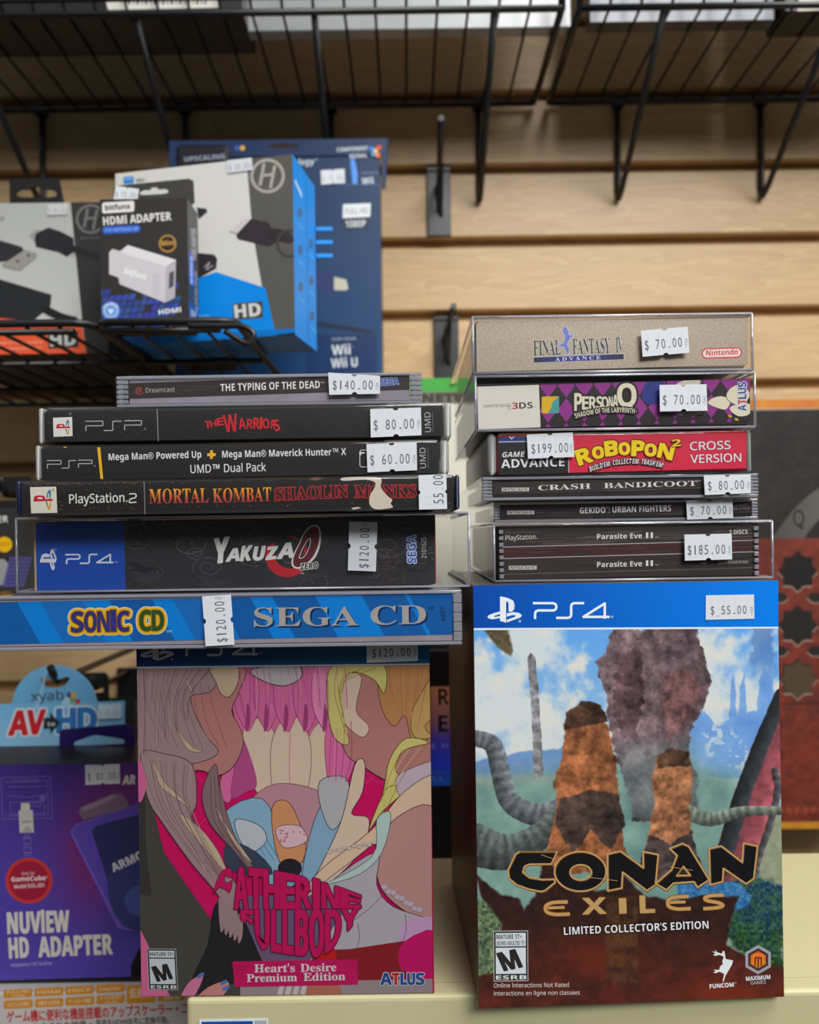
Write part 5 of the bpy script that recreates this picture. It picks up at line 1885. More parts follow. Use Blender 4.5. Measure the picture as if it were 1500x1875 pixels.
strands(((252, 1226), (392, 1222)), ((256, 1300), (352, 1270)), ((252, 1392), (356, 1312)), 22, 1.1, [(156, 124, 128), (190, 158, 156), (134, 104, 110)])
strands(((262, 1392), (350, 1402)), ((290, 1480), (352, 1480)), ((372, 1590), (424, 1630)), 14, 1.1, [(150, 118, 122), (196, 168, 158), (128, 100, 106)])
strands(((386, 1420), (402, 1424)), ((392, 1500), (418, 1510)), ((430, 1560), (462, 1590)), 6, 1.0, [(118, 92, 98), (176, 146, 142)])
strands(((440, 1220), (636, 1218)), ((444, 1260), (640, 1256)), ((446, 1310), (644, 1296)), 30, .9, [(214, 92, 150), (255, 176, 212), (198, 80, 138)])
strands(((606, 1340), (642, 1320)), ((604, 1380), (644, 1380)), ((604, 1430), (632, 1430)), 7, 1.0, [(198, 80, 138), (252, 160, 204)])
strands(((618, 1222), (690, 1222)), ((614, 1270), (630, 1250)), ((636, 1345), (630, 1300)), 7, .9, [(186, 160, 70), (244, 234, 164)])
strands(((712, 1220), (790, 1214)), ((716, 1260), (780, 1260)), ((728, 1310), (764, 1340)), 9, .9, [(182, 118, 70), (226, 168, 112)])
strands(((736, 1376), (782, 1364)), ((716, 1420), (740, 1420)), ((702, 1470), (700, 1486)), 5, .9, [(170, 146, 60), (244, 234, 164)])
for i in range(70):
    x, y = 262 + 130 * RNG.random(), 1560 + 230 * RNG.random()
    if x < 250 + (y - 1480) * .55:
        p.ell(x, y, .5 + .6 * RNG.random(), .5, (104, 102, 94), 5)
for i in range(9):
    x = 704 + 8 * i
    p.ell(x, 1624 + 5.2 * i + 3 * (i % 2), 6, 5, (206, 190, 206), 10, line=(168, 150, 170), lw=.7)
for i in range(10):
    p.ell(604 + 9 * i, 1560 - 1.6 * i - 3 * (i % 2), 5, 3, (222, 204, 196), 9, line=(176, 150, 146), lw=.6)
for i in range(16):
    p.ell(512 + 46 * RNG.random(), 1518 + 24 * RNG.random(), 1.6, 1.4, (206, 90, 120), 6)
# title
tc, to = (214, 22, 100), (92, 20, 54)


def wtop(x):
    return np.interp(x, [424, 440, 480, 540, 600, 650, 664], [1592, 1588, 1591, 1602, 1619, 1634, 1642])


def w1(x0, x1):
    def f(u, v):
        x = x0 + u * (x1 - x0)
        yb, yt = 1664.5 - (x - 424) * .01, wtop(x)
        return (x + (v - .5) * (x0 - 424) * 0.0, yb + (yt - yb) * v)
    return f


def bot(x):
    return np.interp(x, [436, 450, 466, 480, 500, 540, 575, 600, 622, 640, 658], [1676, 1690, 1712, 1736, 1742, 1748, 1752, 1744, 1722, 1700, 1676])


def w2(x0, x1, x2=None):
    def f(u, v):
        x = x0 + u * (x1 - x0)
        yt = 1667.5 - (x - 424) * .01
        return (x, bot(x) + (yt - bot(x)) * v)
    return f


for kk in (0, 1):
    o_ = [(2.6, to)] if kk == 0 else None
    p.poly([(390, 1636), (398, 1612), (406, 1596), (418, 1589), (424, 1592), (425.5, 1606), (418, 1606), (412, 1602), (410, 1614), (416, 1618), (425, 1612), (424, 1624), (420, 1634), (412, 1628), (402, 1624)], tc, line=to if kk == 0 else None, lw=2)
    xs = [428, 455, 482, 512, 541, 571, 588, 622, 662]
    for ch, a, b in zip('ATHERINE', xs, xs[1:] + [0]):
        p.text(ch, (0, 0), (1, 0), 1, tc, 'b', outline=o_ or (1.2, tc), warp=w1(a + 1.5, b - 1.3) if ch != 'I' else w1(a + 3, b - 3))
    xs = [438, 463, 492, 510, 540, 563, 593, 622, 656]
    for ch, a, b in zip('FULL', [440, 466, 496, 517], [464, 494, 516, 538]):
        p.text(ch, (0, 0), (1, 0), 1, tc, 'b', outline=o_ or (1.2, tc), warp=w2(a + 1.4, b - 1.2))
    for ch, a, b in zip('BODY', [540, 566, 595, 625], [565, 594, 625, 657]):
        p.text(ch, (0, 0), (1, 0), 1, tc, 'b', outline=o_ or (1.2, tc), warp=w2(a + 1.2, b - 1.2))
pn = [(426, 1760.5), (654.7, 1756.5), (655.8, 1803), (429.4, 1807.5)]
p.poly(pn, (212, 24, 102))
for i in range(9):
    cx = 440 + i * 26
    for R in (6, 11, 16):
        p.stroke([(cx + R * math.cos(t), 1782 - i * .4 + (18 if i % 2 else -18) + R * .8 * math.sin(t)) for t in np.linspace(math.pi if i % 2 else 0, 2 * math.pi if i % 2 else math.pi, 9)], 1.0, (190, 16, 88))
lg = (236, 226, 230)
p.text("Heart's", (466, 1780.5), (540, 1779.5), 14.5, lg, 's', bold=.014)
p.text('Desire', (550.5, 1779.5), (616, 1778), 14.5, lg, 's', bold=.014)
p.text('Premium', (452, 1798), (544, 1796.5), 14, lg, 's', bold=.014)
p.text('Edition', (556, 1796), (632.5, 1794.5), 14, lg, 's', bold=.014)
for ch, a, b, c in (('A', 697, 717, (40, 84, 166)), ('T', 718, 732, (206, 44, 40)), ('L', 734, 746, (40, 84, 166)), ('U', 746.5, 760, (40, 84, 166)), ('S', 762, 777, (40, 84, 166))):
    p.text(ch, (a, 1803), (b, 1802.8), 21, c, 'b', bold=.02, outline=(1.5, (222, 218, 222)))
esrb(p, lambda u, v: (269 + 53.5 * u + 3.5 * v, 1737 + .4 * u + 75.6 * v))
# header band, its left-to-right shading painted into the ink
p.poly([(200, 1100), (850, 1100), (850, 1214), (200, 1221.5)], lambda x, y: (26, 60 + (x - 240) * .1, 132 + (x - 240) * .06))
p.poly([(200, 1221.5), (850, 1214), (850, 1216.5), (200, 1224.5)], (224, 224, 232))
ps_mark(p, lambda u, v: (257 + 62 * u, 1163 + 47 * v), (226, 228, 236))
ps4_word(p, lambda u, v: (338 + 135 * u, 1171.5 + 30 * v), 4.4, (226, 228, 236))
p.ell(478, 1196, 2.2, 2.2, (150, 170, 210), 10)
p.ell(315, 1207.5, 2.4, 2.4, (150, 170, 210), 10)
p.poly([(788.5, 1216), (800, 1216), (800, 1830), (792.5, 1830)], (190, 20, 84))
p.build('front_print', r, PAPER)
sticker(FL, [(671, 1170), (765.5, 1168), (765.5, 1210), (671.7, 1213.6)], '$120.00', r, base=0.60, hh=0.36, textbox=(0.10, 0.88), notch=False, off=p.top + 0.0001)

# =================================================================== PACKAGES ON THE LOWER WIRE SHELVES
ZL = ZB + 0.0022                            # what stands on the wires


def carton(name, label, cat, P0, P1, depth, z0, z1, ink, group=None, mat=None, bev=0.0007):
    """box whose front runs from P0 (left) to P1 (right); returns root, its front face and the corner points"""
    P0, P1 = np.array([P0[0], P0[1], 0.0]), np.array([P1[0], P1[1], 0.0])
    n = np.array([P1[1] - P0[1], -(P1[0] - P0[0]), 0.0])
    n /= np.linalg.norm(n)
    up = lambda q, z: np.array([q[0], q[1], z])
    f = [up(P0, z1), up(P1, z1), up(P1, z0), up(P0, z0)]
    r = root(name, ((P0[0] + P1[0]) / 2, (P0[1] + P1[1]) / 2, z0), label, cat, group)
    Mesh().hexa(f, [q - n * depth for q in f], bev, 1).build('carton', mat or PAPER, r, ink=ink)
    return r, Face(P0 + [0, 0, z0], n), f, n


def ring_h(p, cx, cy, R, col, k=.17):
    """the round H emblem"""
    a = [(cx + R * math.cos(t), cy + R * math.sin(t)) for t in np.linspace(0, 2 * math.pi, 33)]
    p.stroke(a, R * k, col)
    w = R * .2
    p.stroke([(cx - R * .22, cy - R * .78), (cx - R * .48, cy + R * .62)], w, col)
    p.stroke([(cx + R * .46, cy - R * .66), (cx + R * .18, cy + R * .78)], w, col)
    p.stroke([(cx - R * .34, cy - R * .02), (cx + R * .36, cy - R * .1)], w * .9, col)


def tab(parent, face, P, hole, ink, depth=0.0008, mat=None, label=None):
    """a punched hang tab: outline and hole in photo pixels, on the given plane"""
    A = face.pts(P)
    m = Mesh()
    loops = [[Vector(a) for a in A]]
    B = face.pts(hole) if hole is not None else None
    if B is not None:
        loops.append([Vector(b) for b in B])
    d = Vector(face.n) * -depth
    for sh in (Vector((0, 0, 0)), d):
        es = []
        for L in loops:
            vs = [m.bm.verts.new(v + sh) for v in L]
            es += [m.bm.edges.new((vs[i], vs[(i + 1) % len(vs)])) for i in range(len(vs))]
        bmesh.ops.triangle_fill(m.bm, use_beauty=True, use_dissolve=False, edges=es, normal=Vector(face.n))
    for L in loops:
        k = len(L)
        f = [m.bm.verts.new(v) for v in L]
        g = [m.bm.verts.new(v + d) for v in L]
        for i in range(k):
            m.bm.faces.new((f[i], f[(i + 1) % k], g[(i + 1) % k], g[i]))
    bmesh.ops.remove_doubles(m.bm, verts=m.bm.verts, dist=1e-6)
    return m.build('hang_tab', mat or MATTE, parent, label, ink=ink)


def slot(cx, cy, w, h, tilt=0.0, bump=True):
    """a delta-type hang hole"""
    L = [(-w, h * .4), (-w, -h * .2), (-w * .75, -h * .55), (-w * .3, -h * .5), (-w * .18, -h), (w * .18, -h), (w * .3, -h * .5), (w * .75, -h * .55), (w, -h * .2), (w, h * .4), (w * .7, h * .6), (-w * .7, h * .6)]
    return [(cx + x, cy + y - x * tilt) for x, y in L]


# ---------- grey and orange cable box at the left edge
d0 = 0.592
PL, PR = U(-150, 500, d0), U(196, 500, d0)
zt_ = U(100, 371, d0)[2]
r, F, f, n = carton('cable_box', 'grey and orange cable carton with dark stripe, on the wire shelf at the left edge', 'box', PL, PR, 0.150, ZL, zt_, (70, 70, 68))
q = [toPX(v) for v in f]
p = Print(F, clip=q)
p.poly([(-150, 365), (129, 369), (152, 600), (160, 665), (-150, 665)], lambda x, y: (170 + (y - 360) * .12, 172 + (y - 360) * .12, 168 + (y - 360) * .11))
p.poly([(129, 368), (200, 368), (210, 665), (162, 665), (152, 600)], (52, 51, 50))
p.poly([(-150, 566), (0, 574), (60, 590), (150, 594), (159, 652), (-150, 652)], (232, 92, 54))
p.poly([(-150, 652), (159, 652), (161, 670), (-150, 670)], (214, 76, 46))
ring_h(p, 166, 401, 25, (112, 110, 108))
p.text('RETRO GAMES', (147, 438), (184, 436.5), 3.2, (120, 118, 116), 'l')
p.text('ST', (0, 405), (9, 404.5), 8, (60, 60, 60), 'bi')
bk = (40, 40, 44)
p.poly([(52, 432), (66, 420), (88, 424), (86, 444), (64, 444)], (150, 150, 150))
p.poly([(64, 440), (66, 428), (88, 417), (110, 424), (134, 436), (136, 460), (122, 470), (108, 462), (66, 452)], bk, line=(26, 26, 30), lw=1)
p.stroke([(134, 455), (152, 462), (182, 472)], 13, bk, smooth=4)
for i in range(5):
    p.stroke([(124 + i * 5, 450 + i), (122 + i * 5, 468 + i)], 1.1, (20, 20, 22))
p.poly([(-60, 440), (0, 440), (40, 452), (44, 460), (14, 478), (-60, 490)], (46, 46, 50))
p.poly([(4, 484), (44, 458), (66, 465), (66, 472), (36, 496), (8, 490)], (150, 148, 140), line=(90, 90, 86), lw=1)
for x, y in ((32, 478), (52, 468)):
    p.ell(x, y, 3, 2.4, (60, 60, 58), 10)
p.poly([(-60, 500), (0, 512), (94, 540), (92, 560), (60, 588), (-60, 575)], (40, 42, 44), line=(28, 28, 30), lw=1)
p.stroke([(80, 565), (110, 580), (140, 588)], 15, (34, 34, 37), smooth=4)
for i in range(6):
    p.stroke([(80 + i * 6, 556 + i * 3), (76 + i * 6, 576 + i * 3)], 1.2, (18, 18, 20))
p.poly([(88, 609), (143, 606), (144, 636), (89, 639)], (50, 48, 46))
p.text('HD', (93, 634), (139, 631.5), 23, (196, 196, 190), 'b', bold=.02)
p.text('Upscale and digital video output', (-60, 631), (79, 628), 4.4, (240, 190, 170), 'l')
p.text('4 feet cable connects to tv', (-60, 642), (76, 639), 4.4, (240, 190, 170), 'l')
p.build('front_print', r, PAPER)
sticker(F, [(87, 374), (123, 373), (124, 393), (86, 394)], '$ 30.00', r, white=(196, 198, 198), ink=(150, 150, 152), notch=False, cuts=False, hh=.4)
tab(r, Face(U(64, 350, d0 + 0.02)), [(18, 373), (17, 332), (20, 328), (104, 326), (109, 330), (117, 371)], slot(67, 354, 36, 12), (24, 24, 26), mat=MATTE)

# ---------- white and blue video box, turned a little
dR = 0.545
PR = U(538, 450, dR)
PL = U(213, 450, 0.571)
zt_ = U(532, 282, dR)[2]
r, F, f, n = carton('cable_box', 'white and blue cable carton with grey stripe, turned slightly, on the short wire shelf', 'box', PL, PR, 0.052, ZL, zt_, (22, 130, 224))
q = [toPX(v) for v in f]
p = Print(F, clip=q)
p.poly([(190, 250), (560, 250), (560, 680), (190, 680)], (220, 219, 212))
p.poly([(448, 250), (560, 250), (566, 680), (506, 680), (462, 420)], (92, 91, 86))
p.poly([(340, 520), (360, 510), (396, 498), (486, 527), (505, 613), (512, 680), (190, 680), (190, 560)], (0, 142, 236))
p.poly([(190, 622), (560, 600), (560, 680), (190, 680)], (0, 120, 206))
p.poly([(505, 613), (560, 606), (566, 680), (512, 680)], (30, 30, 30))
ring_h(p, 490, 322, 29, (176, 168, 158), .2)
p.poly([(420, 424), (448, 400), (478, 404), (474, 416), (436, 430)], (210, 206, 204))
p.stroke([(420, 424), (438, 430)], 1.4, (60, 56, 60))
p.poly([(433, 430), (460, 401), (492, 408), (496, 418), (514, 420), (530, 426), (540, 440), (530, 446), (510, 440), (492, 451), (436, 438)], (56, 48, 54), line=(36, 32, 36), lw=1)
for i in range(5):
    p.stroke([(500 + i * 5, 418 + i), (496 + i * 5, 440 + i)], 1.1, (34, 30, 34))
p.ell(530, 446, 22, 24, None, line=(70, 66, 62), lw=5)
p.poly([(350, 462), (392, 466), (398, 474), (396, 492), (356, 514)], (52, 46, 54))
p.stroke([(374, 490), (384, 480), (378, 494), (390, 486)], 1.3, (200, 196, 200))
p.poly([(360, 380), (378, 382), (380, 388), (364, 402)], (52, 50, 56))
p.poly([(426, 556), (481, 551), (482, 582), (427, 586.5)], (72, 72, 70))
p.text('HD', (431, 582), (478, 577.5), 23, (222, 220, 212), 'b', bold=.02)
p.poly([(226, 324), (245, 322.5), (245, 336), (226, 337.5)], (24, 138, 214))
p.text('FOR', (229, 330), (242, 329), 4, (230, 236, 240), 'l')
p.text('Wii', (249, 335), (264, 333.5), 8, (80, 80, 80), 'b')
p.text('TM', (265, 328), (268, 328), 2, (80, 80, 80))
p.text('Supports 720p outputs', (318, 585), (384, 580), 5, (150, 205, 240), 'l')
p.build('front_print', r, PAPER)
sticker(F, [(415, 294), (461, 288.5), (463, 311), (417, 317)], '$ 30.00', r, notch=False, cuts=False, ink=(140, 142, 144), hh=.4)
# its right side: blue with round icons
side_n = np.cross(n, [0, 0, 1.0])
side_n = side_n if side_n @ (f[1] - f[0]) > 0 else -side_n
FS = Face(f[1], side_n)
p = Print(FS)
sq = [f[1], f[1] - n * 0.052, f[2] - n * 0.052, f[2]]
sq = [toPX(v) for v in sq]
p.clip = sq
p.poly([(s[0], s[1]) for s in sq], (18, 140, 232))
g_ = lambda u, v: np.array(sq[0]) * (1 - u) * (1 - v) + np.array(sq[1]) * u * (1 - v) + np.array(sq[2]) * u * v + np.array(sq[3]) * (1 - u) * v
p.stroke([g_(.62, 0), g_(.62, 1)], 1.1, (10, 100, 180))
for u, v in ((.3, .28), (.3, .49), (.3, .70), (.8, .38), (.8, .60), (.8, .81)):
    c = g_(u, v)
    p.ell(c[0], c[1], 4, 9, (70, 90, 108), 16)
    p.ell(c[0], c[1], 2, 5, (30, 110, 180), 14)
    p.stroke([c + (-3, 18), c + (7, 30)], 1.0, (120, 190, 236))
p.poly([g_(.1, .12), g_(.4, .15), g_(.42, .18), g_(.1, .14)], (200, 226, 244))
p.build('side_print', r, PAPER)
# blue flap of the box's open end
m = Mesh()
b_ = f[1] - n * 0.052
for k in range(3):
    a = b_ + np.array([0.0, 0.0, -0.034 - k * 0.0105])
    m.box(a + (0.0005, -0.001, -0.0016), a + (0.0135, 0.0008, 0.0016), 0.0004)
m.build('end_tabs', PAPER, r, ink=(40, 150, 230))

# ---------- small black adapter box in front of it
da = 0.520
PL, PR = U(184, 480, da), U(344.5, 480, da)
zt_ = U(265, 364, da)[2]
r, F, f, n = carton('adapter_box', 'small black adapter carton showing a white dongle, on the short wire shelf in front', 'box', PL, PR, 0.026, ZL, zt_, (52, 50, 48))
q = [toPX(v) for v in f]
p = Print(F, clip=q)
p.poly([(170, 340), (370, 340), (370, 660), (170, 660)], (50, 48, 46))
for i in range(13):
    for j in range(8):
        u_ = i * 12.5 - j * 4 + 180
        v_ = 532 + j * 12.5 - i * 1.2
        if v_ + RNG.random() * 40 < 548 or RNG.random() < .12:
            continue
        p.poly([(u_, v_), (u_ + 10.6, v_ - 1), (u_ + 7.2, v_ + 9.6), (u_ - 3.4, v_ + 10.6)], (44 + int(20 * RNG.random()), 62 + int(24 * RNG.random()), 128 + int(50 * RNG.random())))
p.rrect(187, 371, 246, 391, 4, (226, 224, 220), tilt=.06)
p.text('bitfunx', (193, 385), (239, 382), 9, (70, 62, 60), 'b', bold=.02)
p.text('HDMI ADAPTER', (189.5, 412.5), (314, 403), 15, (226, 224, 220), 'b', bold=.01)
p.rrect(187.5, 415, 257, 428.5, 6, (44, 98, 204), tilt=.045)
p.text('FOR NINTENDO WII', (193, 424.5), (253, 421.5), 6, (150, 186, 240), 'l', bold=.01)
P = []
for i in range(40):
    R = 17 if i % 2 else 15.4
    P.append((307 + R * math.cos(i * math.pi / 20), 446 + R * math.sin(i * math.pi / 20)))
p.poly(P, (176, 132, 66))
p.ell(307, 446, 13, 13, (44, 38, 32))
p.text('Mini', (296, 450), (319, 448.5), 9, (214, 164, 84), 'b')
p.poly([(200, 462), (206, 456), (220, 460), (234, 449), (322, 476), (320, 545), (302, 554), (219, 520), (217, 508), (200, 502)], (206, 202, 206), line=(170, 166, 172), lw=1)
p.poly([(234, 449), (322, 476), (304, 488), (219, 462)], (224, 221, 224))
p.poly([(304, 488), (322, 476), (320, 545), (302, 554)], (182, 178, 186))
p.poly([(310, 500), (319, 495), (318, 524), (309, 529)], (84, 80, 88))
p.text('bitfunx', (226, 500), (268, 513), 11, (236, 236, 238), 'bi', bold=.02)
for i in range(3):
    p.stroke([(283 + i * 4, 500 + i * 1.4), (282 + i * 4, 540 + i * 1.4)], .9, (172, 168, 176))
P = []
for i in range(36):
    R = 17.5 if i % 2 else 15.5
    P.append((203 + R * math.cos(i * math.pi / 18), 569 + R * math.sin(i * math.pi / 18)))
p.poly(P, (110, 156, 226))
p.ell(203, 569, 11.5, 11.5, None, line=(206, 222, 242), lw=1.4)
p.poly([(197, 566), (209, 566), (206, 572), (203, 576), (200, 572)], (214, 228, 246))
p.text('SILVER', (0, 0), (1, 0), 5, (214, 226, 244), 'b', warp=lambda u, v: (203 + (11.8 + 4 * v) * math.cos(math.pi * (1.12 + .76 * u)), 569 + (11.8 + 4 * v) * math.sin(math.pi * (1.12 + .76 * u))))
p.text('HDMI', (291, 576), (332, 571), 8.6, (226, 228, 232), 'b', bold=.02)
p.build('front_print', r, PAPER)
sn = np.array([1.0, 0, 0])
p = Print(Face(f[1], sn))
sq = [toPX(v) for v in (f[1], f[1] - n * 0.026, f[2] - n * 0.026, f[2])]
p.clip = sq
p.poly(sq, (58, 56, 58))
g_ = lambda u, v, sq=sq: np.array(sq[0]) * (1 - u) * (1 - v) + np.array(sq[1]) * u * (1 - v) + np.array(sq[2]) * u * v + np.array(sq[3]) * (1 - u) * v
p.poly([g_(.1, .40), g_(.55, .40), g_(.55, .64), g_(.1, .64)], (40, 104, 220))
p.poly([g_(0, .80), g_(1, .78), g_(1, 1), g_(0, 1)], (40, 76, 150))
p.text('HDMI ADAPTER', g_(.82, .40), g_(.82, .14), 9, (180, 180, 186), 'bi')
p.text('FOR NINTENDO WII', g_(.44, .63), g_(.44, .41), 4.5, (210, 224, 244), 'b')
p.text('Plug and play adapter', g_(.85, .84), g_(.85, .48), 5, (170, 170, 178), 'bi')
p.poly([g_(.2, .84), g_(.7, .84), g_(.7, .96), g_(.2, .96)], (150, 158, 190))
p.build('side_print', r, PAPER)
FT = Face(U(280, 350, da + 0.012))
tab(r, FT, [(208, 378), (208, 345), (213, 340), (346, 327), (354, 331), (356, 370), (350, 376)], slot(282, 351, 26, 8.5, .06), (58, 56, 50))
sticker(FT, [(212, 340), (254.7, 346), (252, 366), (208, 365)], '$ 75.00', r, ink=(120, 122, 126), cuts=False, hh=.4, off=.0004)

# ---------- tall navy box at the back
dn = 0.690
PL, PR = U(318, 470, dn), U(697, 470, dn)
zt_ = U(600, 282, dn)[2]
r, F, f, n = carton('cable_box', 'tall navy blue cable carton with header card, behind the white and blue one', 'box', PL, PR, 0.060, ZL, zt_, (18, 40, 76))
q = [toPX(v) for v in f]
p = Print(F, clip=q)
NV = lambda x, y: (20 + (y - 280) * .02, 48 + (y - 280) * .05, 84 + (y - 280) * .07)
p.poly([(300, 260), (720, 260), (720, 720), (300, 720)], NV)
p.stroke([(620, 338), (700, 337)], 1.5, (60, 92, 140))
p.poly([(560, 585), (682, 604), (682, 612), (560, 596)], (30, 40, 66))
p.poly([(560, 612), (690, 612), (690, 720), (560, 720)], (16, 50, 94))
p.text('ology', (537, 303), (577, 300.5), 11, (196, 204, 216), 'bi')
p.text('®', (578, 294), (582, 294), 4, (196, 204, 216))
p.poly([(640, 279), (647, 279), (655, 318), (654, 337), (646, 337)], (84, 148, 232))
p.poly([(628.5, 374), (679, 372), (678, 397), (627.5, 399.5)], (226, 230, 232))
p.text('Wii', (663, 337.5), (684.5, 336), 12, (214, 220, 226), 'b')
p.text('COMPATIBLE WITH', (662, 319), (694, 317.5), 3.2, (150, 164, 184), 'l')
p.text('FULL HD', (633, 392), (674, 390), 10, (150, 152, 156), 'l', bold=.02)
p.poly([(627.5, 400.5), (677, 398.5), (676, 419), (627, 421)], (36, 48, 66))
p.text('1080P', (633, 416.5), (670, 415), 12.5, (214, 216, 218), 'b')
p.poly([(574, 497), (606, 500), (613, 507), (612, 536), (574, 532)], (40, 54, 104))
p.poly([(612, 507), (634, 512), (638, 528), (634, 532), (612, 531)], (196, 192, 174))
p.text('FOR YOUR', (609, 624), (652, 622), 5, (190, 200, 214), 'l')
p.text('Wii', (608, 650), (642, 648.5), 18, (228, 232, 236), 'b')
p.text('TM', (643, 636), (647, 636), 2.4, (210, 216, 222))
p.text('Wii U', (607, 673.5), (655, 671), 17, (228, 232, 236), 'b')
p.build('front_print', r, PAPER)
sticker(F, [(587.5, 312), (631, 309), (632, 335), (588.5, 338)], '$ 70.00', r, ink=(150, 152, 156), cuts=False, hh=.4)
FH = Face(U(500, 300, dn - 0.0012))
tab(r, FH, [(310, 258), (712, 253), (706, 345), (699, 345), (699, 284), (320, 288), (320, 340), (310, 340)], slot(519, 268, 28, 6, .01), (20, 44, 82), depth=0.0010)
p = Print(FH)
p.poly([(322, 259), (480, 257), (480, 280), (322, 283)], (20, 44, 82))
p.poly([(600, 256), (708, 254.5), (704, 342), (701, 342), (700, 281), (600, 282)], (20, 44, 82))
p.poly([(556, 257), (600, 256), (600, 282), (556, 282)], (20, 44, 82))
p.poly([(480, 276), (556, 275), (556, 282), (480, 283)], (20, 44, 82))
p.text('COMPONENT', (617, 278), (674, 275), 7.6, (206, 212, 220), 'b')
p.text('SIGNAL', (640, 290), (673, 288), 7.6, (206, 212, 220), 'b')
for i, (x, y, c) in enumerate(((680, 272, (50, 120, 210)), (688, 276, (236, 190, 70)), (694, 270, (210, 70, 60)), (684, 282, (60, 160, 200)), (692, 284, (226, 120, 60)), (434, 271, (44, 90, 170)), (444, 271, (220, 170, 90)))):
    p.poly([(x - 4, y - 4), (x + 4, y - 4.2), (x + 4, y + 4), (x - 4, y + 4)], c)
p.build('header_print', r, PAPER)
# ---------- black box peeping over the white and blue one
db = 0.636
PL, PR = U(322, 330, db), U(418, 330, db)
zt_ = U(370, 262, db)[2]
r, F, f, n = carton('adapter_box', 'black carton with rounded top peeping up between the white-blue and navy cartons', 'box', PL, PR, 0.030, ZL, zt_, (22, 22, 26), bev=0.003)
p = Print(F)
p.text('UPSCALING', (338, 296), (412, 290), 8.5, (150, 156, 170), 'b')
p.build('front_print', r, PAPER)

# =================================================================== LEFT EDGE, HANGING LOWER DOWN


def long_hook(px, py, tipd, label):
    a = U(px, py, 0.786)
    o = root('peg_hook', (a[0], 0.786, a[2] - 0.06), label, 'hook', 'slatwall peg hooks')
    Mesh().box((a[0] - 0.012, 0.7855, a[2] - 0.06), (a[0] + 0.012, 0.7893, a[2] + 0.004), 0.0006).build('back_plate', BLACKPLASTIC, o)
    Mesh().tube([(a[0], 0.7855, a[2]), (a[0], tipd + 0.01, a[2]), (a[0], tipd, a[2] + 0.012)], 0.0028).build('prong', BLACKPLASTIC, o)
    return a


# ---------- second black adapter box, mostly hidden by the stack
dh = 0.545
hk = long_hook(235, 926, dh - 0.008, 'peg hook holding the black carton that sticks out beside the worn black case')
zt_ = U(0, 930, dh)[2]
zb_ = U(0, 1130, dh)[2]
r, F, f, n = carton('adapter_box', 'black adapter carton with yellow seal, half hidden behind the left stack', 'box', U(-150, 1000, dh), U(57, 1000, dh), 0.028, zb_, zt_, (50, 48, 46))
p = Print(F, clip=[toPX(v) for v in f])
p.poly([(-150, 920), (60, 920), (60, 1140), (-150, 1140)], (52, 50, 48))
p.text('HDMI ADAPTER', (-108, 962), (15, 956), 12, (220, 220, 216), 'b')
P = [(8 + (15 if i % 2 else 13.4) * math.cos(i * math.pi / 20), 997 + (15 if i % 2 else 13.4) * math.sin(i * math.pi / 20)) for i in range(40)]
p.poly(P, (236, 180, 20))
p.text('Mini', (-2, 1000), (18, 999), 7, (190, 130, 10), 'b')
p.poly([(-60, 1020), (8, 1024), (16, 1034), (8, 1072), (-60, 1070)], (150, 150, 154))
for i in range(7):
    for j in range(8):
        p.poly([(18 + i * 6 - j * 2, 1020 + j * 7), (23 + i * 6 - j * 2, 1019.5 + j * 7), (22 + i * 6 - j * 2, 1025 + j * 7), (17 + i * 6 - j * 2, 1025.5 + j * 7)], (86, 82, 150))
p.build('front_print', r, PAPER)
zk = hk[2]
FT = Face((0, dh + 0.001, 0))
hx, hy = toPX((hk[0], dh + 0.001, hk[2]))
tab(r, FT, [(-56, 934), (-52, 884), (-44, 876), (52, 872), (60, 880), (57, 930)], [(hx - 22, hy - 3.2), (hx + 22, hy - 4), (hx + 22, hy + 12), (hx - 22, hy + 13)], (26, 26, 28))

# ---------- white carton with orange chips, bottom left
dw = 0.465
ztw = U(120, 1817, dw)[2]
PL, PR = U(-90, 1840, dw), U(352, 1840, dw)
r, F, f, n = carton('converter_box', 'off-white carton printed with orange panels and red Japanese line, bottom left corner', 'box', PL, PR, 0.14, ztw - 0.16, ztw, (206, 200, 196))
p = Print(F)
OR = (214, 142, 40)
lw_ = (236, 214, 176)


def chip(x0, x1, y, h, t, st='l', t2=None):
    p.rrect(x0, y, x1, y + h, 3.5, OR, tilt=.05)
    hh_ = h * .40
    dy = h * .5 + hh_ * .5
    s = len(t)
    if t2:
        p.text(t, (x0 + 6, y + h * .48 - .3), (x1 - 6, y + h * .48 - (x1 - x0) * .05), hh_ * .85, lw_, st, bold=.01)
        p.text(t2, (x0 + 14, y + h * .86), (x1 - 12, y + h * .86 - (x1 - x0) * .03), hh_ * .6, lw_, st)
    else:
        p.text(t, (x0 + 6, y + dy), (x1 - 6, y + dy - (x1 - x0 - 12) * .05), hh_, lw_, st, bold=.012)


chip(6.5, 59, 1812.5, 15.5, 'FULL HD', 'l', '1080p')
chip(63, 115.5, 1809.5, 15.5, 'HDMI')
chip(119.5, 172, 1806.5, 15.5, 'HDCP')
chip(176, 228, 1803.5, 15.5, 'DeepColor')
chip(7, 60, 1832.5, 15.5, '21ピン入力対応', 'r')
chip(64, 116, 1829.5, 15.5, 'D端子入力対応', 'r')
chip(120, 172.5, 1826.5, 15.5, 'ゲームモード搭載', 'r')
chip(177, 228.5, 1823.5, 15.5, 'ポータブル拡大表示', 'r', '(480p/480i)')
p.rrect(232, 1804.5, 285, 1838, 4, OR, tilt=.05)
p.text('低遅延', (237, 1826), (279, 1824), 13, lw_, 'r', bold=.02)
p.rrect(289, 1802, 340, 1834, 4, OR, tilt=.05)
p.text('超解像', (300, 1830), (330, 1828.5), 10, lw_, 'r', bold=.02)
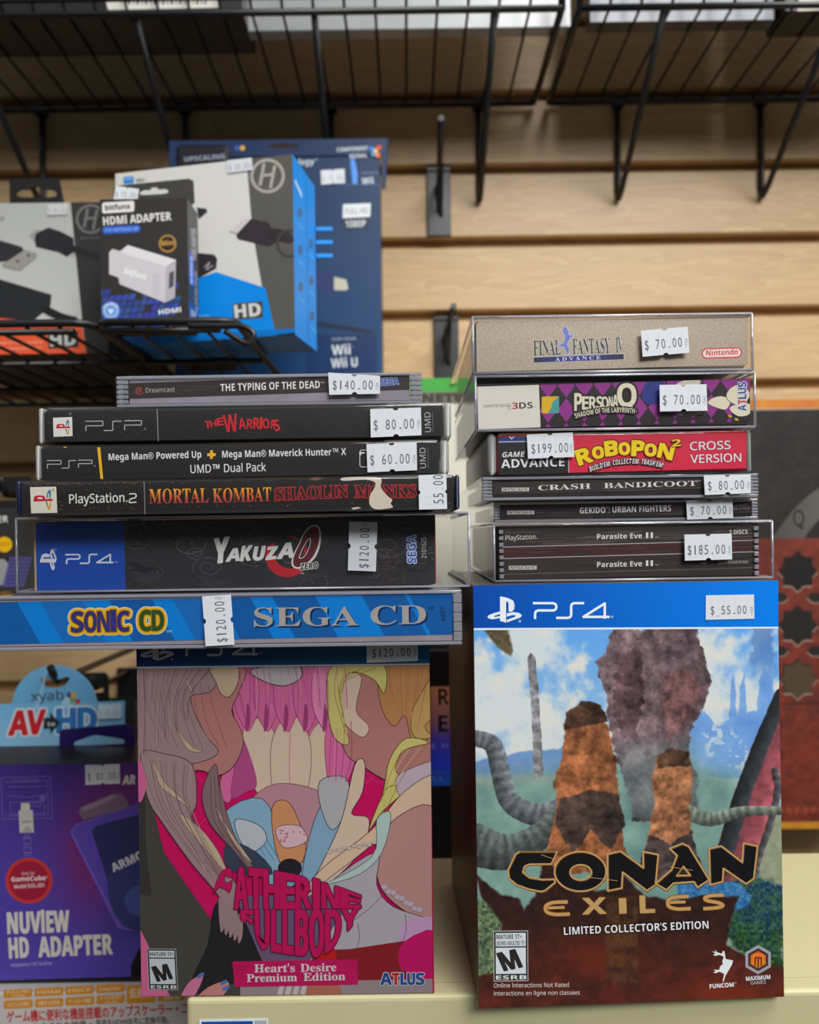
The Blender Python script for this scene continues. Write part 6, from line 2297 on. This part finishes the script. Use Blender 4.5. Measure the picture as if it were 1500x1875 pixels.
p.text('ゲーム機に便利な機能搭載のアップスケーラー・コ', (13, 1871), (344, 1854.5), 15.5, (196, 50, 48), 'r', bold=.022)
p.text('音声をHDMI信号に変換可能。', (176, 1879), (310, 1872), 9.5, (70, 64, 62), 'r', bold=.012)
p.text('入力された映像・', (60, 1885), (168, 1879.5), 9.5, (70, 64, 62), 'r', bold=.012)
p.build('front_print', r, MATTE)

# ---------- violet adapter box standing on it
dp = 0.474
ztp = U(120, 1399, dp)[2]
PL, PR = U(-70, 1600, dp), U(300, 1600, dp)
r, F, f, n = carton('adapter_box', 'violet adapter carton with red round badge, standing on the off-white carton', 'box', PL, PR, 0.043, ztw + .0003, ztp, (34, 32, 34))
q = [toPX(v) for v in f]
q[2][1] -= 3
q[3][1] -= 3


def violet(X, Y):
    t = np.clip((Y - 1400) / 400, 0, 1)[:, None]
    c = np.array([78, 58, 150.])[None] * (1 - t) + np.array([88, 72, 176.])[None] * t
    g = np.exp(-((X - 170) / 62) ** 2 - ((Y - 1560) / 105) ** 2) + .6 * np.exp(-((X - 230) / 60) ** 2 - ((Y - 1450) / 50) ** 2)
    c = over(c * np.ones((len(X), 1)), np.clip(g, 0, 1) * .8, np.array([134, 34, 92.]))
    s = np.exp(-((X - 232) / 46) ** 2 - ((Y - 1690) / 50) ** 2)
    return over(c, s * .5, np.array([46, 46, 98.]))


p = Print(F, clip=q)
p.grid(q, 90, 90, violet)
p.poly([(240, 1795), (240, 1768), (252, 1742), (262, 1728), (310, 1728), (310, 1810), (240, 1810)], (22, 20, 24))
p.poly([(-70, 1797), (310, 1786), (310, 1812), (-70, 1812)], (26, 24, 30))
ln = (136, 118, 190)
for L in ([(2, 1424), (92, 1421), (96, 1498), (5, 1500), (2, 1424)], [(8, 1432), (86, 1429), (89, 1492), (10, 1494)], [(24, 1427), (70, 1426), (68, 1431), (25, 1432), (24, 1427)], [(13, 1441), (84, 1440)], [(12, 1456), (50, 1460), (86, 1455)], [(18, 1469), (80, 1467), (82, 1489), (20, 1491), (18, 1469)], [(60, 1470), (75, 1469.6), (75, 1476), (60, 1476.4), (60, 1470)]):
    p.stroke(L, 0.9, ln)
p.ell(78, 1462, 5, 5, (112, 96, 176), 16, line=ln, lw=.8)
p.poly([(38, 1470), (55, 1469.5), (55, 1486), (38, 1486.5)], (214, 208, 198))
p.stroke([(38, 1476), (38, 1470), (55, 1469.5), (55, 1475)], 2, (120, 110, 120))
p.poly([(34, 1484), (60, 1483), (62, 1524.5), (36, 1525)], (206, 200, 190))
p.poly([(40, 1524), (44, 1516), (50, 1513), (56, 1516), (59, 1524)], (178, 172, 164))
p.text('ARMOR3', (40.5, 1507), (56, 1506), 3.4, (70, 64, 66), 'b')
for L in ([(44, 1529), (54, 1529), (53, 1534), (45, 1534), (44, 1529)], [(43, 1535), (56, 1534.5), (56.5, 1545), (43.5, 1545.5), (43, 1535)], [(48, 1546), (48, 1551)], [(43.5, 1551), (57, 1550.5), (57.5, 1561), (44, 1561.5), (43.5, 1551)], [(45, 1562), (56, 1562), (55.5, 1567), (46, 1567), (45, 1562)]):
    p.stroke(L, 1.0, ln)
p.ell(53, 1612.5, 43, 42, (206, 60, 46), 40)
p.ell(53, 1612.5, 36.5, 36, (166, 30, 62), 36)
cw = (226, 214, 216)
p.text('Only for', (40, 1603), (64, 1601.5), 6, cw, 'l')
p.text('GameCube', (21, 1614.5), (84, 1611.5), 8.6, (240, 232, 232), 'b')
p.text('®', (85, 1607), (88, 1607), 3, cw)
p.text('Model DOL-001', (26, 1627), (81, 1624), 7, cw, 'l', bold=.02)
hv = (222, 214, 204)
p.text('NUVIEW', (14.5, 1709.5), (127, 1705.5), 38, hv, 'b', bold=.02)
p.text('HD', (17.5, 1754.5), (53, 1752.5), 36.5, hv, 'b', bold=.02)
p.text('ADAPTER', (71.5, 1752), (206, 1746.5), 35.5, hv, 'b', bold=.02)
p.text('Adaptateur HD NuView', (18.5, 1770.5), (95, 1766.5), 6.6, (190, 180, 200), 'l', shear=.2)
# the translucent adapter pictured on the box
p.poly([(130, 1522), (140, 1510), (250, 1474), (320, 1456), (320, 1716), (222, 1700)], (92, 72, 172), line=(120, 100, 196), lw=1.4)
p.poly([(168, 1522), (176, 1512), (320, 1474), (320, 1690), (226, 1680), (196, 1610)], (48, 48, 96))
p.poly([(196, 1610), (246, 1560), (320, 1560), (320, 1700), (226, 1696)], (52, 60, 112), smooth=3)
p.ell(262, 1650, 34, 30, (70, 84, 150), 24)
p.poly([(143, 1487), (149, 1477), (208, 1452), (224, 1452), (237, 1474), (232, 1480), (152, 1502)], (120, 98, 122), line=(90, 70, 110), lw=1)
p.poly([(147, 1480), (207, 1455), (214, 1460), (155, 1486)], (150, 128, 144))
p.stroke([(130, 1524), (218, 1700)], 3, (112, 92, 196))
p.text('ARMOR3', (208, 1597), (288, 1560), 15, (206, 200, 206), 'b', bold=.02)
p.text('AR', (224.5, 1436.5), (248, 1435), 16, (226, 218, 212), 'bi', bold=.03)
p.build('front_print', r, PAPER)
sticker(F, [(155.9, 1401), (219.3, 1398.6), (220, 1434.7), (156.4, 1437.5)], '$ 80.00', r, ink=(100, 104, 104), hh=.36)
FT = Face(U(180, 1370, dp + 0.040))
tab(r, FT, [(108, 1382), (109, 1340), (114, 1336), (232, 1326), (244, 1332), (250, 1376)], [(134, 1364), (137, 1358), (172, 1346), (178, 1346), (224, 1353), (230, 1358), (226, 1362), (142, 1367.5)], (54, 36, 124))

# ---------- light blue card on a peg
dx_ = 0.560
hk = long_hook(285, 1170, dx_ - 0.006, 'peg hook through the domed light blue card')
r = root('hang_card', (hk[0], dx_, H - 0.22), 'light blue domed hang card of a cable pack, behind the violet carton', 'package')
FX = Face((0, dx_, 0))
dome = [(100 + 78 * math.cos(t), 1295 - 77 * math.sin(t)) for t in np.linspace(math.pi * .98, math.pi * .02, 22)]
outl = [(-60, 1500), (-60, 1291), (22, 1289)] + dome + [(228, 1283), (226, 1500)]
hx, hy = toPX((hk[0], dx_, hk[2]))
hole = [(hx - 28, hy - 6), (hx - 22, hy - 10), (hx - 12, hy - 4.6), (hx, hy - 5), (hx + 12, hy - 5.5), (hx + 22, hy - 10), (hx + 29, hy - 7), (hx + 20, hy + 6), (hx + 4, hy + 12), (hx - 10, hy + 11), (hx - 22, hy + 5)]
m = tab(r, FX, outl, hole, (104, 168, 210), mat=PAPER)
m.name = 'card'
p = Print(FX)
skyb = lambda x, y: (112 + np.clip((y - 1290) * .9, 0, 60), 176 + np.clip((y - 1290) * .45, 0, 36), 216 + np.clip((y - 1290) * .2, 0, 20))
p.poly([(-60, 1500), (-60, 1291), (22, 1289), (178, 1285), (228, 1283), (226, 1500)], skyb)
p.poly([(74, 1260), (84, 1226), (87, 1226), (80, 1262), (70, 1300), (62, 1302)], (146, 190, 220))
p.poly([(124, 1270), (132, 1296), (108, 1296)], (160, 204, 226))
p.text('xyab', (57, 1284), (117, 1281), 17, (64, 70, 76), 'l', bold=.012)
for x, y, c in ((126, 1272, (80, 70, 130)), (134, 1272, (214, 160, 60)), (132, 1282, (120, 160, 70)), (142, 1284, (190, 60, 60))):
    p.rrect(x - 4, y - 4, x + 5, y + 5, 2, c)
wl = (214, 222, 228)
for k in (0, 1):
    kw = dict(outline=(3.2, wl)) if k == 0 else {}
    p.text('A', (16, 1346), (50, 1344.5), 43, (198, 40, 50), 'b', bold=.03, shear=.12, **kw)
    p.text('V', (48, 1344.5), (80, 1343), 43, (198, 40, 50), 'b', bold=.03, shear=.12, **kw)
    p.text('H', (104, 1342), (138, 1340), 43, (50, 120, 190), 'b', bold=.03, shear=.06, **kw)
    p.text('D', (143, 1340), (176, 1338), 43, (50, 120, 190), 'b', bold=.03, shear=.06, **kw)
p.poly([(80, 1315), (92, 1314), (91, 1304), (110, 1324), (92, 1344), (92, 1334), (80, 1335)], (44, 46, 50))
p.text('to', (87, 1330), (101, 1329), 8, (206, 212, 216), 'b')
p.build('card_print', r, PAPER)
sticker(FX, [(180, 1290), (223, 1288), (222, 1315), (179, 1317)], '$ 45.00', r, ink=(150, 176, 192), white=(196, 220, 232), cuts=False, hh=.4)
a, b = U(-60, 1385, dx_ + 0.001), U(226, 1500, dx_ + 0.03)
Mesh().box((a[0], dx_ + .001, b[2]), (U(226, 1400, dx_)[0], dx_ + .03, a[2]), 0.001).build('blister_pack', PAPER, r, ink=(60, 90, 120))

# ---------- black packages further back
dk = 0.700
hk = long_hook(235, 1230, dk - 0.006, 'peg hook through the plain black tab, beside the domed light blue card')
r = root('hang_card', (hk[0], dk, H - 0.2), 'black hanging pack with a punched tab, peeping out right of the domed light blue card', 'package')
FX = Face((0, dk, 0))
hx, hy = toPX((hk[0], dk, hk[2]))
m = tab(r, FX, [(120, 1500), (120, 1240), (126, 1233), (192, 1231), (199, 1238), (200, 1278), (246, 1276), (246, 1500)], slot(hx, hy + 1, 17, 9), (18, 18, 20), mat=MATTE)
m.name = 'card'
Mesh().box((U(122, 1300, dk)[0], dk + .001, U(122, 1500, dk)[2]), (U(245, 1300, dk)[0], dk + .04, U(122, 1300, dk)[2]), 0.001).build('pack', MATTE, r, ink=(26, 26, 28))

# =================================================================== BEHIND THE STACKS
# ---------- green and cream carton
dg = 0.620
zt_ = U(815, 692, dg)[2]
r, F, f, n = carton('game_box', 'cream carton with a bright green top band, behind and between the two stacks', 'box', U(700, 760, dg), U(905, 760, dg), 0.168, U(815, 1120, dg)[2], zt_, (226, 220, 204))
p = Print(F, clip=[toPX(v) for v in f])
p.poly([(690, 680), (920, 677), (920, 716), (690, 719)], (74, 172, 70))
p.poly([(690, 719), (920, 716), (920, 738), (690, 741)], (118, 112, 102))
p.text('NETWORK', (774, 737), (926, 734), 15, (64, 60, 56), 'b', bold=.05)
p.build('front_print', r, MATTE)
FK = Face((0, dg - .002, 0))
tab(r, FK, [(862, 590), (900, 585), (900, 690), (826, 703), (836, 668), (850, 630)], None, (206, 172, 128), label='tan paper flap')

# ---------- black box with lettering between the two upright boxes
dr = 0.600
r, F, f, n = carton('game_box', 'black carton with an orange to blue panel, in the gap between the upright boxes', 'box', U(690, 1400, dr), U(880, 1400, dr), 0.188, U(815, 1720, dr)[2], U(815, 1190, dr)[2], (14, 14, 15))
p = Print(F)


def sunset(X, Y):
    t = np.clip((Y - 1258) / 182, 0, 1)
    k = [0, .35, .55, .8, 1]
    c = np.stack([np.interp(t, k, v) for v in ([190, 150, 70, 40, 40], [120, 96, 60, 70, 110], [80, 110, 200, 240, 210])], 1)
    return c * (1 - .5 * sstep(.3, 1, np.abs(X - 815) / 40))[:, None] ** .5


p.grid([(740, 1258), (850, 1257), (850, 1438), (740, 1440)], 30, 50, sunset)
p.text('R', (803, 1291), (823, 1290.5), 30, (14, 12, 16), 'b')
p.text('E', (803, 1340), (821, 1339.5), 30, (14, 12, 16), 'b')
p.text('E  N', (791, 1370), (820, 1369), 8, (150, 160, 200), 'l')
p.stroke([(750, 1414), (850, 1413)], 1.4, (90, 110, 180))
p.text('L L', (794, 1429), (812, 1428.6), 8, (140, 160, 220), 'l')
p.build('front_print', r, PAPER)

# ---------- big red and black box at the right
dq = 0.700
zt_, zb_ = U(1440, 737, dq)[2], U(1440, 1514, dq)[2]
r, F, f, n = carton('collector_case', 'big dark red and black box with star-shaped lattice and gold edges, right of the stacks', 'box', U(1180, 1100, dq), U(1640, 1100, dq), 0.089, zb_, zt_, (58, 24, 20))
q = [toPX(v) for v in f]
p = Print(F, clip=q)


def hide(X, Y):
    a = fbm(X, Y, 46, 41)
    b = fbm(X, Y, 12, 51)
    c = np.array([40, 37, 36.])[None] * (.72 + .5 * a + .35 * (b - .5))[:, None]
    return c


def redstone(X, Y):
    a = fbm(X, Y, 44, 61)
    b = fbm(X, Y, 9, 71)
    k = (.62 + .75 * a + .35 * (b - .5))
    m = sstep(.52, .68, a)
    return over(np.array([118, 48, 36.])[None] * k[:, None], m * .6, np.array([66, 34, 28.]))


p.grid([(1180, 752), (1650, 745), (1650, 990), (1180, 997)], 200, 110, hide)
for i in range(26):
    x, y = 1390 + RNG.random() * 110, 765 + RNG.random() * 120
    p.stroke([(x, y), (x + 6, y + 4 - 8 * RNG.random()), (x + 14 + 10 * RNG.random(), y + 6 - 12 * RNG.random())], .7, (64, 58, 55))
arc = [(1414 + 12 * k, 985 - 19 * k + .85 * k * k) for k in range(14)]
p.poly(arc + [(x + 44, y + 24) for x, y in arc[::-1]], lambda x, y: (72 + (x - 1420) * .25, 69 + (x - 1420) * .24, 65 + (x - 1420) * .22), line=(28, 26, 25), lw=2)
p.text('Q', (1453, 964), (1474, 963), 30, (40, 38, 36), 'r', bold=.02, outline=(1.5, (100, 96, 90)))
p.text('Q', (1453, 963), (1474, 962), 30, (34, 32, 31), 'r', bold=.0)
p.grid([(1180, 988), (1650, 984), (1650, 1292), (1180, 1296)], 230, 150, redstone)
HOLE = (24, 22, 22)


def star(cx, cy, R):
    P = []
    for k in range(16):
        rr = R if k % 2 == 0 else R * .78
        P.append((cx + rr * math.cos(k * math.pi / 8 + math.pi / 2), cy + rr * math.sin(k * math.pi / 8 + math.pi / 2)))
    return P


def painted_cutout(P, low=True, fill=HOLE):  # openings painted flat: highlight on the lower lip, darkness inside
    P = np.array(P)
    c = P.mean(0)
    p.poly(P + np.array([0, 1.8]), (178, 150, 132))
    p.poly(P, (50, 28, 24))
    p.poly(c + (P - c) * .93 + np.array([1.0, 1.2]), fill)


for j, cy in enumerate((1046, 1145, 1243)):
    for i, cx in enumerate((1299, 1461, 1623)):
        painted_cutout(star(cx, cy, 38), fill=(HOLE, (30, 28, 27), (76, 60, 44))[j])
for cy in (1094, 1192):
    for cx in (1299, 1461, 1623):
        for sx in (-1, 1):
            painted_cutout([(cx + sx * 16, cy), (cx + sx * 26, cy - 9), (cx + sx * 62, cy - 9), (cx + sx * 72, cy), (cx + sx * 62, cy + 9), (cx + sx * 26, cy + 9)], fill=(34, 32, 30))
p.stroke([(1180, 1292), (1650, 1286)], 2.4, (60, 26, 22))
p.grid([(1180, 1293), (1650, 1288), (1650, 1508), (1180, 1512)], 230, 120, redstone)
for i in range(18):
    x = 1370 + i * 15
    y = 1484 - (x - 1370) * .012
    p.poly([(x - 7, y), (x, y - 7), (x + 7, y), (x, y + 7)], (146, 66, 44))
p.stroke([(1180, 1499), (1650, 1493)], 1.6, (84, 36, 28))
gd = lambda x, y: (198 + 20 * math.sin(x * .11), 122 + 16 * math.sin(x * .17 + 1), 50)
p.grid([(1180, 735), (1650, 728), (1650, 747), (1180, 754)], 120, 6, lambda X, Y: np.stack([196 + 26 * (fbm(X, Y, 20, 81) - .4), 120 + 60 * (fbm(X, Y, 20, 81) - .5), 48 + 30 * (fbm(X, Y, 14, 82) - .5)], 1))
p.stroke([(1180, 753), (1650, 746)], 1.6, (176, 168, 160), disc=False)
p.grid([(1180, 1508), (1650, 1503), (1650, 1516), (1180, 1520)], 100, 4, lambda X, Y: np.stack([186 + 30 * (fbm(X, Y, 20, 91) - .4), 128 + 50 * (fbm(X, Y, 20, 91) - .5), 36 + 20 * (fbm(X, Y, 14, 92) - .5)], 1))
p.build('front_print', r, MATTE)

bpy.data.scenes.remove(TXT)
